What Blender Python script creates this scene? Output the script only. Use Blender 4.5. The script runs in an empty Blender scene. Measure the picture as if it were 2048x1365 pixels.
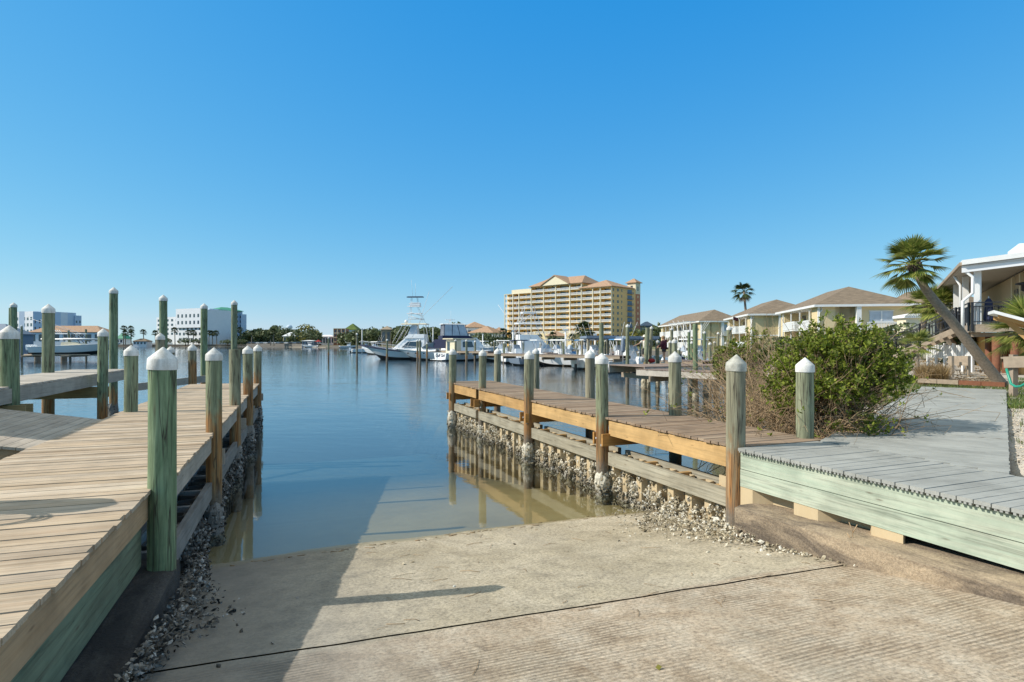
import bpy, bmesh, math, random
from mathutils import Vector, Matrix, noise as mnoise
R = random.Random(7)
PI = math.pi
scene = bpy.context.scene
COL = scene.collection
EYE = 3.0; HZ = 687.0; F = 1200.0
def GX(px, Y): return (px-1024)/F*Y
def P(px, py, Y): return Vector((GX(px, Y), Y, EYE-(py-HZ)*Y/F))
def ZP(py, Y): return EYE-(py-HZ)*Y/F

class Frame:
    def __init__(s, ox, oy, dx, dy):
        l = math.hypot(dx, dy); s.o = (ox, oy); s.d = Vector((dx/l, dy/l, 0)); s.e = Vector((dy/l, -dx/l, 0))
    def pt(s, a, t, z=0.0):
        return Vector((s.o[0]+s.d.x*a+s.e.x*t, s.o[1]+s.d.y*a+s.e.y*t, z))
    def inv(s, x, y):
        dx, dy = x-s.o[0], y-s.o[1]
        return dx*s.d.x+dy*s.d.y, dx*s.e.x+dy*s.e.y
    @property
    def ang(s): return math.atan2(s.e.y, s.e.x)
FR = Frame(3.2, 8.58, -5.32, 12.82)      # right dock: origin at its nearest piling
FL = Frame(-3.46, 5.9, -5.14, 14.4)      # left dock
FM = Frame(0, 0, -.36, .933)             # boat ramp
FP = Frame(5.6, 6.75, .634, .773)        # grey path

class MB:
    def __init__(s): s.v = []; s.f = []; s.m = []; s.sm = []
    def add(s, vs, fs, m=0, smooth=False):
        b = len(s.v); s.v.extend(Vector(v) for v in vs)
        for f in fs: s.f.append([b+i for i in f]); s.m.append(m); s.sm.append(smooth)
    def hexa(s, o, a, b, c, m=0):
        o, a, b, c = Vector(o), Vector(a), Vector(b), Vector(c)
        if a.cross(b).dot(c) < 0: a, b = b, a
        s.add([o, o+a, o+a+b, o+b, o+c, o+a+c, o+a+b+c, o+b+c],
              [(0,3,2,1),(4,5,6,7),(0,1,5,4),(1,2,6,5),(2,3,7,6),(3,0,4,7)], m)
    def box(s, c, sz, ang=0, m=0):
        ca, sa = math.cos(ang), math.sin(ang); x, y, z = sz
        a = Vector((ca*x, sa*x, 0)); b = Vector((-sa*y, ca*y, 0)); cc = Vector((0, 0, z))
        s.hexa(Vector(c)-a/2-b/2-cc/2, a, b, cc, m)
    def fbox(s, fr, s0, s1, t0, t1, z0, z1, m=0):
        s.hexa(fr.pt(s0, t0, z0), fr.d*(s1-s0), fr.e*(t1-t0), Vector((0,0,z1-z0)), m)
    def beam(s, p, q, w, h, m=0, up=(0,0,1)):
        p, q = Vector(p), Vector(q); d = q-p; u = Vector(up)
        side = d.cross(u)
        if side.length < 1e-6: side = d.cross(Vector((1,0,0)))
        side.normalize(); u = side.cross(d).normalized()
        s.hexa(p-side*w/2-u*h/2, d, side*w, u*h, m)
    def tube(s, pts, rad, n=8, m=0, cap=True, smooth=True):
        pts = [Vector(p) for p in pts]
        if not isinstance(rad, (list, tuple)): rad = [rad]*len(pts)
        b = len(s.v); prev = None
        for i, p in enumerate(pts):
            d = (pts[min(i+1, len(pts)-1)]-pts[max(i-1, 0)])
            d = d.normalized() if d.length > 1e-9 else Vector((0,0,1))
            if prev is None:
                x = d.orthogonal().normalized()
            else:
                x = prev-d*prev.dot(d); x = x.normalized() if x.length > 1e-6 else d.orthogonal().normalized()
            prev = x; y = d.cross(x)
            for k in range(n):
                a = 2*PI*k/n; s.v.append(p+(x*math.cos(a)+y*math.sin(a))*rad[i])
        for i in range(len(pts)-1):
            for k in range(n):
                k2 = (k+1) % n
                s.f.append([b+i*n+k, b+i*n+k2, b+(i+1)*n+k2, b+(i+1)*n+k]); s.m.append(m); s.sm.append(smooth)
        if cap:
            s.f.append([b+k for k in range(n)][::-1]); s.m.append(m); s.sm.append(False)
            e = b+(len(pts)-1)*n; s.f.append([e+k for k in range(n)]); s.m.append(m); s.sm.append(False)
    def lathe(s, c, prof, n=16, m=0, smooth=True):
        c = Vector(c); b = len(s.v)
        for r, z in prof:
            for k in range(n):
                a = 2*PI*k/n; s.v.append(c+Vector((r*math.cos(a), r*math.sin(a), z)))
        for i in range(len(prof)-1):
            for k in range(n):
                k2 = (k+1) % n
                s.f.append([b+i*n+k, b+i*n+k2, b+(i+1)*n+k2, b+(i+1)*n+k]); s.m.append(m); s.sm.append(smooth)
        s.f.append([b+k for k in range(n)][::-1]); s.m.append(m); s.sm.append(False)
        e = b+(len(prof)-1)*n; s.f.append([e+k for k in range(n)]); s.m.append(m); s.sm.append(False)
    def quad(s, a, b, c, d, m=0): s.add([a, b, c, d], [(0,1,2,3)], m)
    def sphere(s, c, r, n=10, m=0, sc=(1,1,1)):
        c = Vector(c); vs = []; fs = []; h = n//2
        for i in range(h+1):
            th = PI*i/h
            for k in range(n):
                a = 2*PI*k/n; vs.append(c+Vector((r*sc[0]*math.sin(th)*math.cos(a), r*sc[1]*math.sin(th)*math.sin(a), r*sc[2]*math.cos(th))))
        for i in range(h):
            for k in range(n):
                k2 = (k+1) % n; fs.append((i*n+k, (i+1)*n+k, (i+1)*n+k2, i*n+k2))
        s.add(vs, fs, m, True)
    def prism(s, poly, z0, z1, m=0):
        n = len(poly)
        area = sum(poly[i][0]*poly[(i+1)%n][1]-poly[(i+1)%n][0]*poly[i][1] for i in range(n))
        if area < 0: poly = poly[::-1]
        vs = [Vector((p[0], p[1], z0)) for p in poly]+[Vector((p[0], p[1], z1)) for p in poly]
        fs = [tuple(range(n))[::-1], tuple(range(n, 2*n))]+[(i, (i+1)%n, n+(i+1)%n, n+i) for i in range(n)]
        s.add(vs, fs, m)
    def build(s, name, mats, parent=None, at=None, local=False, sharp=None):
        if not isinstance(mats, (list, tuple)): mats = [mats]
        off = Vector((0,0,0))
        if parent is not None and not local: off = ORG[parent.name]
        elif at is not None and not local: off = Vector(at)
        me = bpy.data.meshes.new(name)
        me.from_pydata([v-off for v in s.v], [], s.f)
        for x in mats: me.materials.append(x)
        me.polygons.foreach_set('material_index', s.m)
        me.polygons.foreach_set('use_smooth', s.sm)
        if sharp: me.set_sharp_from_angle(angle=math.radians(sharp))
        me.update()
        o = bpy.data.objects.new(name, me); COL.objects.link(o)
        if parent is not None: o.parent = parent; ORG[o.name] = ORG[parent.name].copy()
        else:
            o.location = Vector(at) if at is not None else (0,0,0); ORG[o.name] = o.location.copy()
        return o
ORG = {}
def tag(o, label=None, cat=None, group=None, kind=None):
    if label: o['label'] = label
    if cat: o['category'] = cat
    if group: o['group'] = group
    if kind: o['kind'] = kind
    return o
def empty(name, loc, label, cat, rz=0, group=None):
    o = bpy.data.objects.new(name, None); COL.objects.link(o); o.location = loc; o.rotation_euler = (0,0,rz)
    o.empty_display_size = .2; ORG[o.name] = Vector(loc); return tag(o, label, cat, group)
def dup(root, loc, rz=None, label=None, scale=None):
    r = root.copy(); COL.objects.link(r); r.location = loc
    if rz is not None: r.rotation_euler = (0,0,rz)
    if scale: r.scale = (scale,)*3 if not isinstance(scale, tuple) else scale
    if label: r['label'] = label
    ORG[r.name] = Vector(loc)
    for ch in list(root.children):
        c = ch.copy(); COL.objects.link(c); c.parent = r
        for g in list(ch.children):
            d = g.copy(); COL.objects.link(d); d.parent = c
    return r

# ------------------------------------------------------------------ materials
class NT:
    def __init__(s, name):
        s.mat = bpy.data.materials.new(name); s.mat.use_nodes = True
        s.t = s.mat.node_tree; s.b = s.t.nodes['Principled BSDF']; s.out = s.t.nodes['Material Output']
    def n(s, ty, **kw):
        x = s.t.nodes.new(ty)
        for k, v in kw.items(): setattr(x, k, v)
        return x
    def set(s, sock, v):
        if isinstance(v, bpy.types.NodeSocket): s.t.links.new(v, sock)
        elif isinstance(v, (tuple, list)) and len(v) == 3 and sock.type == 'RGBA': sock.default_value = (*v, 1)
        else: sock.default_value = v
    def pos(s): return s.n('ShaderNodeNewGeometry').outputs['Position']
    def island(s): return s.n('ShaderNodeNewGeometry').outputs['Random Per Island']
    def rnd(s): return s.n('ShaderNodeObjectInfo').outputs['Random']
    def attr(s, name):
        a = s.n('ShaderNodeAttribute', attribute_type='OBJECT', attribute_name=name); return a.outputs['Fac']
    def map(s, v, scale=(1,1,1), rot=0, loc=(0,0,0)):
        if rot:
            r = s.n('ShaderNodeVectorRotate', rotation_type='Z_AXIS'); s.set(r.inputs['Vector'], v); r.inputs['Angle'].default_value = rot; v = r.outputs[0]
        m = s.n('ShaderNodeMapping'); s.set(m.inputs['Vector'], v); s.set(m.inputs['Location'], loc); m.inputs['Scale'].default_value = scale
        return m.outputs[0]
    def noise(s, v, scale=1, detail=4, rough=.55, dist=0, out='Fac'):
        x = s.n('ShaderNodeTexNoise'); s.set(x.inputs['Vector'], v); x.inputs['Scale'].default_value = scale
        x.inputs['Detail'].default_value = detail; x.inputs['Roughness'].default_value = rough; x.inputs['Distortion'].default_value = dist
        return x.outputs[out]
    def voro(s, v, scale, out='Distance', feature='F1'):
        x = s.n('ShaderNodeTexVoronoi', feature=feature); s.set(x.inputs['Vector'], v); x.inputs['Scale'].default_value = scale; return x.outputs[out]
    def ramp(s, f, stops):
        x = s.n('ShaderNodeValToRGB'); s.set(x.inputs[0], f); cr = x.color_ramp
        while len(cr.elements) < len(stops): cr.elements.new(.5)
        for e, (p, c) in zip(cr.elements, stops):
            e.position = p; e.color = (c, c, c, 1) if isinstance(c, (int, float)) else (*c, 1)
        return x.outputs[0]
    def mr(s, v, a, b, c=0, d=1):
        x = s.n('ShaderNodeMapRange', interpolation_type='SMOOTHSTEP'); s.set(x.inputs[0], v)
        for i, q in enumerate((a, b, c, d)): s.set(x.inputs[i+1], q)
        return x.outputs[0]
    def mix(s, f, a, b, mode='MIX'):
        x = s.n('ShaderNodeMix', data_type='RGBA', blend_type=mode); s.set(x.inputs[0], f); s.set(x.inputs[6], a); s.set(x.inputs[7], b); return x.outputs[2]
    def m(s, op, a, b=0, c=None):
        x = s.n('ShaderNodeMath', operation=op); s.set(x.inputs[0], a); s.set(x.inputs[1], b)
        if c is not None: s.set(x.inputs[2], c)
        return x.outputs[0]
    def z(s, v, i='Z'):
        x = s.n('ShaderNodeSeparateXYZ'); s.set(x.inputs[0], v); return x.outputs[i]
    def bump(s, h, strength=.3, dist=.02):
        x = s.n('ShaderNodeBump'); s.set(x.inputs['Height'], h); x.inputs['Strength'].default_value = strength; x.inputs['Distance'].default_value = dist
        s.t.links.new(x.outputs[0], s.b.inputs['Normal']); return x.outputs[0]
    def fin(s, col=None, rough=.8, spec=None, metal=0):
        if col is not None: s.set(s.b.inputs['Base Color'], col)
        s.set(s.b.inputs['Roughness'], rough); s.b.inputs['Metallic'].default_value = metal
        if spec is not None: s.b.inputs['Specular IOR Level'].default_value = spec
        return s.mat
def plain(name, col, rough=.6, var=.15, scale=3, spec=None, metal=0, bump=0, island=0):
    t = NT(name); p = t.pos()
    n = t.noise(p, scale, 5, .6)
    c = t.mix(1, col, t.ramp(n, [(.25, 1-var), (.75, 1+var*.6)]), 'MULTIPLY')
    if island: c = t.mix(1, c, t.ramp(t.island(), [(0, 1-island), (1, 1+island*.6)]), 'MULTIPLY')
    if bump: t.bump(t.noise(p, scale*8, 4), bump, .01)
    return t.fin(c, rough, spec, metal)
def wood(name, cols, ang, along='x', grain=.5, rough=.85, wear=(.42,.4,.38), wearamt=.35, nails=False, fine=42):
    """weathered boards: each board its own tone, grain running along the board"""
    t = NT(name); p = t.pos()
    sc = (1.1, fine, fine) if along == 'x' else (fine, 1.1, fine)
    isl = t.island()
    off = t.n('ShaderNodeCombineXYZ'); t.set(off.inputs[0], t.m('MULTIPLY', isl, 37.0)); t.set(off.inputs[1], t.m('MULTIPLY', isl, 91.0))
    pv = t.map(p, sc, -ang, off.outputs[0])
    g = t.noise(pv, 1, 6, .65, .6)
    g2 = t.noise(t.map(p, (.6, 9, 9) if along == 'x' else (9, .6, 9), -ang, off.outputs[0]), 1, 4, .6, 1.2)
    base = t.ramp(isl, [(i/(len(cols)-1), c) for i, c in enumerate(cols)])
    c = t.mix(t.ramp(g2, [(.35, 0), (.75, wearamt)]), base, wear)
    c = t.mix(1, c, t.ramp(g, [(.22, 1-grain), (.5, .98), (.8, 1.12)]), 'MULTIPLY')
    blot = t.noise(p, 2.3, 5, .6)
    c = t.mix(1, c, t.ramp(blot, [(.3, .78), (.6, 1.05)]), 'MULTIPLY')
    kn = t.voro(t.map(p, (2.2, 9, 9) if along == 'x' else (9, 2.2, 9), -ang, off.outputs[0]), 1)
    c = t.mix(t.ramp(kn, [(.0, .7), (.13, 0)]), c, (.09, .05, .03))
    t.bump(g, .35, .006)
    return t.fin(c, rough, .25)

def mat_pile():
    t = NT('piling_wood'); p = t.pos(); z = t.z(p); r = t.rnd()
    off = t.n('ShaderNodeCombineXYZ'); t.set(off.inputs[2], t.m('MULTIPLY', r, 50.0)); t.set(off.inputs[0], t.m('MULTIPLY', r, 13.0))
    gr = t.noise(t.map(p, (26, 26, 1.1), 0, off.outputs[0]), 1, 6, .65, 1.0)
    big = t.noise(t.map(p, (5, 5, 1.3), 0, off.outputs[0]), 1, 4, .6, 1.5)
    base = t.mix(t.attr('tint'), (.24, .215, .15), (.14, .205, .11))
    pale = t.mix(t.attr('tint'), (.36, .33, .24), (.29, .37, .22))
    c = t.mix(t.ramp(big, [(.38, 0), (.68, .75)]), base, pale)
    sf = t.mr(t.m('ADD', z, t.m('MULTIPLY', t.m('SUBTRACT', big, .5), 1.3)), t.m('SUBTRACT', t.attr('stain'), .25), t.m('ADD', t.attr('stain'), .15), 1, 0)
    c = t.mix(t.m('MULTIPLY', sf, t.ramp(t.noise(t.map(p, (11, 11, .8), 0, off.outputs[0]), 1, 5, .7, .8), [(.36, .4), (.56, 1)])), c, t.mix(gr, (.26, .10, .03), (.42, .23, .09)))
    c = t.mix(1, c, t.ramp(gr, [(.28, .36), (.5, 1.0), (.74, 1.4)]), 'MULTIPLY')
    cr = t.noise(t.map(p, (13, 13, .5), 0, off.outputs[0]), 1, 3, .5, .4)
    c = t.mix(t.ramp(cr, [(.475, 0), (.5, .95), (.525, 0)]), c, (.05, .04, .03))
    kn = t.voro(t.map(p, (6, 6, 1.6), 0, off.outputs[0]), 1)
    c = t.mix(t.ramp(kn, [(0, .75), (.16, 0)]), c, (.12, .07, .04))
    wet = t.mr(t.m('ADD', z, t.m('MULTIPLY', gr, .25)), .62, .95, 1, 0)
    c = t.mix(t.m('MULTIPLY', wet, .8), c, t.mix(t.noise(p, 22, 3), (.035, .033, .028), (.30, .28, .24)))
    t.bump(t.m('ADD', gr, t.m('MULTIPLY', big, .6)), .5, .012)
    return t.fin(c, .82, .3)

def mat_concrete():
    t = NT('ramp_concrete'); p = t.pos(); q = t.map(p, (1,1,1), -FM.ang)   # x = across, y = along the slope
    yy = t.z(q, 'Y'); z = t.z(p)
    big = t.noise(p, .55, 6, .62); med = t.noise(p, 3.2, 6, .7); fine = t.noise(p, 30, 6, .85); spk = t.noise(p, 150, 2, .6)
    near = t.mr(yy, 4.9, 5.0, 1, 0)
    c = t.mix(t.ramp(big, [(.35, 0), (.65, 1)]), (.375, .32, .225), (.475, .415, .315))
    cn = t.mix(t.ramp(med, [(.3, 0), (.7, 1)]), (.48, .365, .25), (.46, .40, .315))
    c = t.mix(near, c, cn)
    gv = t.map(p, (.4, 19, 1), -FM.ang)
    wv = t.n('ShaderNodeTexWave', wave_type='BANDS', bands_direction='Y'); t.set(wv.inputs['Vector'], gv); wv.inputs['Scale'].default_value = .335
    wv.inputs['Distortion'].default_value = 5.5; wv.inputs['Detail'].default_value = 5; wv.inputs['Detail Scale'].default_value = 1.6; wv.inputs['Detail Roughness'].default_value = .75
    groove = t.m('MULTIPLY', t.ramp(wv.outputs['Fac'], [(.12, 1), (.5, 0)]), near)
    groove = t.m('MULTIPLY', groove, t.ramp(t.noise(p, 1.1, 5, .65), [(.36, .12), (.62, 1)]))
    groove = t.m('MULTIPLY', groove, t.ramp(fine, [(.3, .3), (.6, 1)]))
    c = t.mix(t.m('MULTIPLY', groove, .48), c, (.17, .125, .08))
    c = t.mix(1, c, t.ramp(med, [(.25, .6), (.5, .98), (.75, 1.16)]), 'MULTIPLY')
    c = t.mix(1, c, t.ramp(fine, [(.34, .34), (.5, 1.0), (.66, 1.42)]), 'MULTIPLY')
    pits = t.voro(p, 21); far = t.mr(near, 0, 1, 1, .25)
    c = t.mix(t.m('MULTIPLY', t.ramp(pits, [(.0, .85), (.16, 0)]), t.m('MULTIPLY', far, t.ramp(med, [(.42, 0), (.62, 1)]))), c, (.11, .095, .07))
    # pale scuffs and drying streaks down the slope
    st = t.noise(t.map(p, (1.6, .16, 1), -FM.ang), 1, 6, .7, .8)
    c = t.mix(t.m('MULTIPLY', t.ramp(st, [(.56, 0), (.72, .55)]), t.ramp(fine, [(.35, 0), (.6, 1)])), c, (.62, .56, .46))
    dk = t.noise(t.map(p, (1.1, .22, 1), -FM.ang, (7, 3, 0)), 1, 6, .7, .8)
    c = t.mix(t.ramp(dk, [(.55, 0), (.75, .5)]), c, (.21, .165, .10))
    for tx in (1.75, 3.45):
        band = t.mr(t.m('ABSOLUTE', t.m('SUBTRACT', t.m('ADD', t.z(q, 'X'), t.m('MULTIPLY', t.m('SUBTRACT', big, .5), .5)), tx)), .08, .32, 1, 0)
        c = t.mix(t.m('MULTIPLY', band, t.ramp(med, [(.35, .04), (.65, .30)])), c, (.20, .165, .115))
    # strip by the left dock: dampness, with the dock's shade painted in as grey
    xx = t.z(q, 'X'); damp_shade = t.mr(t.m('ADD', xx, t.m('MULTIPLY', med, .8)), -.1, 2.3, 1, 0)
    c = t.mix(t.m('MULTIPLY', damp_shade, .85), c, t.mix(med, (.13, .125, .115), (.24, .23, .21)))
    wet = t.mr(t.m('ADD', z, t.m('MULTIPLY', t.m('SUBTRACT', med, .5), .05)), .0, .035, 1, 0)
    c = t.mix(t.m('MULTIPLY', wet, .8), c, t.mix(big, (.19, .145, .06), (.30, .245, .12)))
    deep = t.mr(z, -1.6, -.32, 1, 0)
    c = t.mix(deep, c, t.mix(t.ramp(med, [(.35, 0), (.65, 1)]), (.045, .07, .10), (.08, .10, .105)))  # water's blue absorption and scatter painted into the concrete, growing with depth
    h = t.m('ADD', t.m('MULTIPLY', groove, -1.3), t.m('ADD', t.m('MULTIPLY', fine, .55), t.m('MULTIPLY', med, .4)))
    t.bump(h, .75, .014)
    return t.fin(c, t.ramp(wet, [(0, .9), (1, .35)]), .3)

def mat_water():
    t = NT('harbour_water'); p = t.pos(); nt = t.t
    t.t.nodes.remove(t.b)
    d = t.n('ShaderNodeVectorMath', operation='LENGTH'); t.set(d.inputs[0], p)
    a = t.noise(t.map(p, (.9, 1.9, 1), .3), 1, 3, .5, .3); b = t.noise(t.map(p, (4.2, 7.5, 1), -.2), 1, 3, .55, .2); c = t.noise(t.map(p, (.16, .42, 1), .1), 1, 3, .5)
    calm = t.mr(d.outputs['Value'], 9, 34, .10, 1.0)
    patch = t.ramp(t.noise(t.map(p, (.012, .05, 1), .1), 1, 4, .6, .5), [(.3, .55), (.7, 1.25)])
    h = t.m('ADD', t.m('MULTIPLY', a, .55), t.m('ADD', t.m('MULTIPLY', b, .17), t.m('MULTIPLY', c, .9)))
    h = t.m('MULTIPLY', h, t.m('MULTIPLY', calm, patch))
    bp = t.n('ShaderNodeBump'); t.set(bp.inputs['Height'], h); bp.inputs['Strength'].default_value = .24; bp.inputs['Distance'].default_value = .13
    fr = t.n('ShaderNodeFresnel'); bf = t.n('ShaderNodeNewGeometry').outputs['Backfacing']; t.set(fr.inputs['IOR'], t.mr(bf, 0, 1, 1.34, 1/1.34)); nt.links.new(bp.outputs[0], fr.inputs['Normal'])
    gl = t.n('ShaderNodeBsdfGlossy'); gl.inputs['Roughness'].default_value = .03; t.set(gl.inputs['Color'], (.93, .96, 1.0)); nt.links.new(bp.outputs[0], gl.inputs['Normal'])
    tr = t.n('ShaderNodeBsdfTransparent'); t.set(tr.inputs['Color'], (.93, .94, .86))
    mx = t.n('ShaderNodeMixShader'); nt.links.new(fr.outputs[0], mx.inputs[0]); nt.links.new(tr.outputs[0], mx.inputs[1]); nt.links.new(gl.outputs[0], mx.inputs[2])
    nt.links.new(mx.outputs[0], t.out.inputs[0]); return t.mat

def mat_seabed():
    t = NT('sandy_seabed'); p = t.pos(); z = t.z(p); n = t.noise(p, 1.4, 6, .65); f = t.noise(p, 12, 4, .7)
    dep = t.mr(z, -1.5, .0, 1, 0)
    c = t.mix(dep, t.mix(n, (.15, .13, .06), (.28, .24, .13)), (.05, .078, .115))  # bluer with depth: water scatter painted into the seabed colour
    c = t.mix(1, c, t.ramp(f, [(.3, .6), (.7, 1.15)]), 'MULTIPLY'); t.bump(f, .4, .02)
    return t.fin(c, .9, .2)
def mat_leaf(name, a, b, trans=.25):
    t = NT(name); i = t.island(); p = t.pos()
    c = t.ramp(i, [(0, tuple(x*.55 for x in a)), (.5, a), (1, b)])
    c = t.mix(1, c, t.ramp(t.noise(p, 1.3, 3), [(.3, .7), (.7, 1.2)]), 'MULTIPLY')
    t.fin(c, .55, .35)
    tr = t.n('ShaderNodeBsdfTranslucent'); t.set(tr.inputs['Color'], c)
    mx = t.n('ShaderNodeMixShader'); mx.inputs[0].default_value = trans
    t.t.links.new(t.b.outputs[0], mx.inputs[1]); t.t.links.new(tr.outputs[0], mx.inputs[2]); t.t.links.new(mx.outputs[0], t.out.inputs[0]); return t.mat
def mat_shell():
    t = NT('oyster_shell'); i = t.island(); p = t.pos()
    c = t.ramp(i, [(0, (.14, .115, .075)), (.25, (.40, .33, .21)), (.65, (.60, .53, .39)), (1, (.82, .79, .70))])
    c = t.mix(1, c, t.ramp(t.noise(p, 60, 3), [(.3, .6), (.65, 1.1)]), 'MULTIPLY'); t.bump(t.noise(p, 90, 3), .6, .01)
    wet = t.mr(t.z(p), .02, .3, .45, 1)
    return t.fin(t.mix(1, c, wet, 'MULTIPLY'), .7, .4)
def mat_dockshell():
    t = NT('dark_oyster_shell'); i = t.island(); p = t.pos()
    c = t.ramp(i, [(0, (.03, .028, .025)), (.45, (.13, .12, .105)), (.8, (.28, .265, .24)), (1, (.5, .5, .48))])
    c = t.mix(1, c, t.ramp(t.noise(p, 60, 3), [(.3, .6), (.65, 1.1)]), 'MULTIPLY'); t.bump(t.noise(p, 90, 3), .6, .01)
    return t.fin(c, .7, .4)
def mat_ground():
    t = NT('sandy_ground'); p = t.pos(); n = t.noise(p, .9, 6, .65); f = t.noise(p, 30, 4, .75); g = t.noise(p, 3, 5, .7)
    c = t.mix(n, (.50, .45, .38), (.62, .58, .52)); c = t.mix(t.ramp(g, [(.48, 0), (.66, .55)]), c, (.20, .16, .09))
    c = t.mix(1, c, t.ramp(f, [(.3, .6), (.65, 1.1)]), 'MULTIPLY'); z = t.z(p)
    c = t.mix(t.mr(z, .1, 1.15, 1, 0), c, (.10, .08, .045)); t.bump(f, .6, .02)
    return t.fin(c, .95, .1)
def mat_sheet(name, c1, c2, dark):
    t = NT(name); p = t.pos(); z = t.z(p); n = t.noise(t.map(p, (7, 7, 1.2)), 1, 5, .7)
    c = t.mix(n, c1, c2); w = t.mr(t.m('ADD', z, t.m('MULTIPLY', n, .3)), .1, .62, 1, 0)
    c = t.mix(t.m('MULTIPLY', w, .7), c, dark); t.bump(n, .4, .01); return t.fin(c, .75)
def mat_curb(name, top, stain):
    t = NT(name); p = t.pos(); n = t.noise(p, 2.2, 6, .7); f = t.noise(p, 40, 4, .75); m_ = t.noise(t.map(p, (3, .7, 3), -FM.ang), 1, 6, .7, .6)
    c = t.mix(t.ramp(m_, [(.42, 0), (.62, .9)]), top, stain); c = t.mix(1, c, t.ramp(f, [(.25, .55), (.6, 1.1)]), 'MULTIPLY')
    c = t.mix(1, c, t.ramp(n, [(.25, .7), (.7, 1.15)]), 'MULTIPLY')
    t.bump(t.m('ADD', f, n), .8, .02); return t.fin(c, .92, .2)
def mat_shingle(name, a, b):
    t = NT(name); p = t.pos(); n = t.noise(p, 6, 5, .7); s_ = t.noise(t.map(p, (1.2, 1.2, 9)), 1, 3)
    c = t.mix(n, a, b); c = t.mix(1, c, t.ramp(s_, [(.35, .75), (.65, 1.15)]), 'MULTIPLY'); return t.fin(c, .9, .2)
def mat_glass(name, col=(.03, .045, .06)):
    t = NT(name); p = t.pos(); return t.fin(t.mix(t.noise(p, .4, 2), col, tuple(x*2.2 for x in col)), .12, .6)

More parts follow.
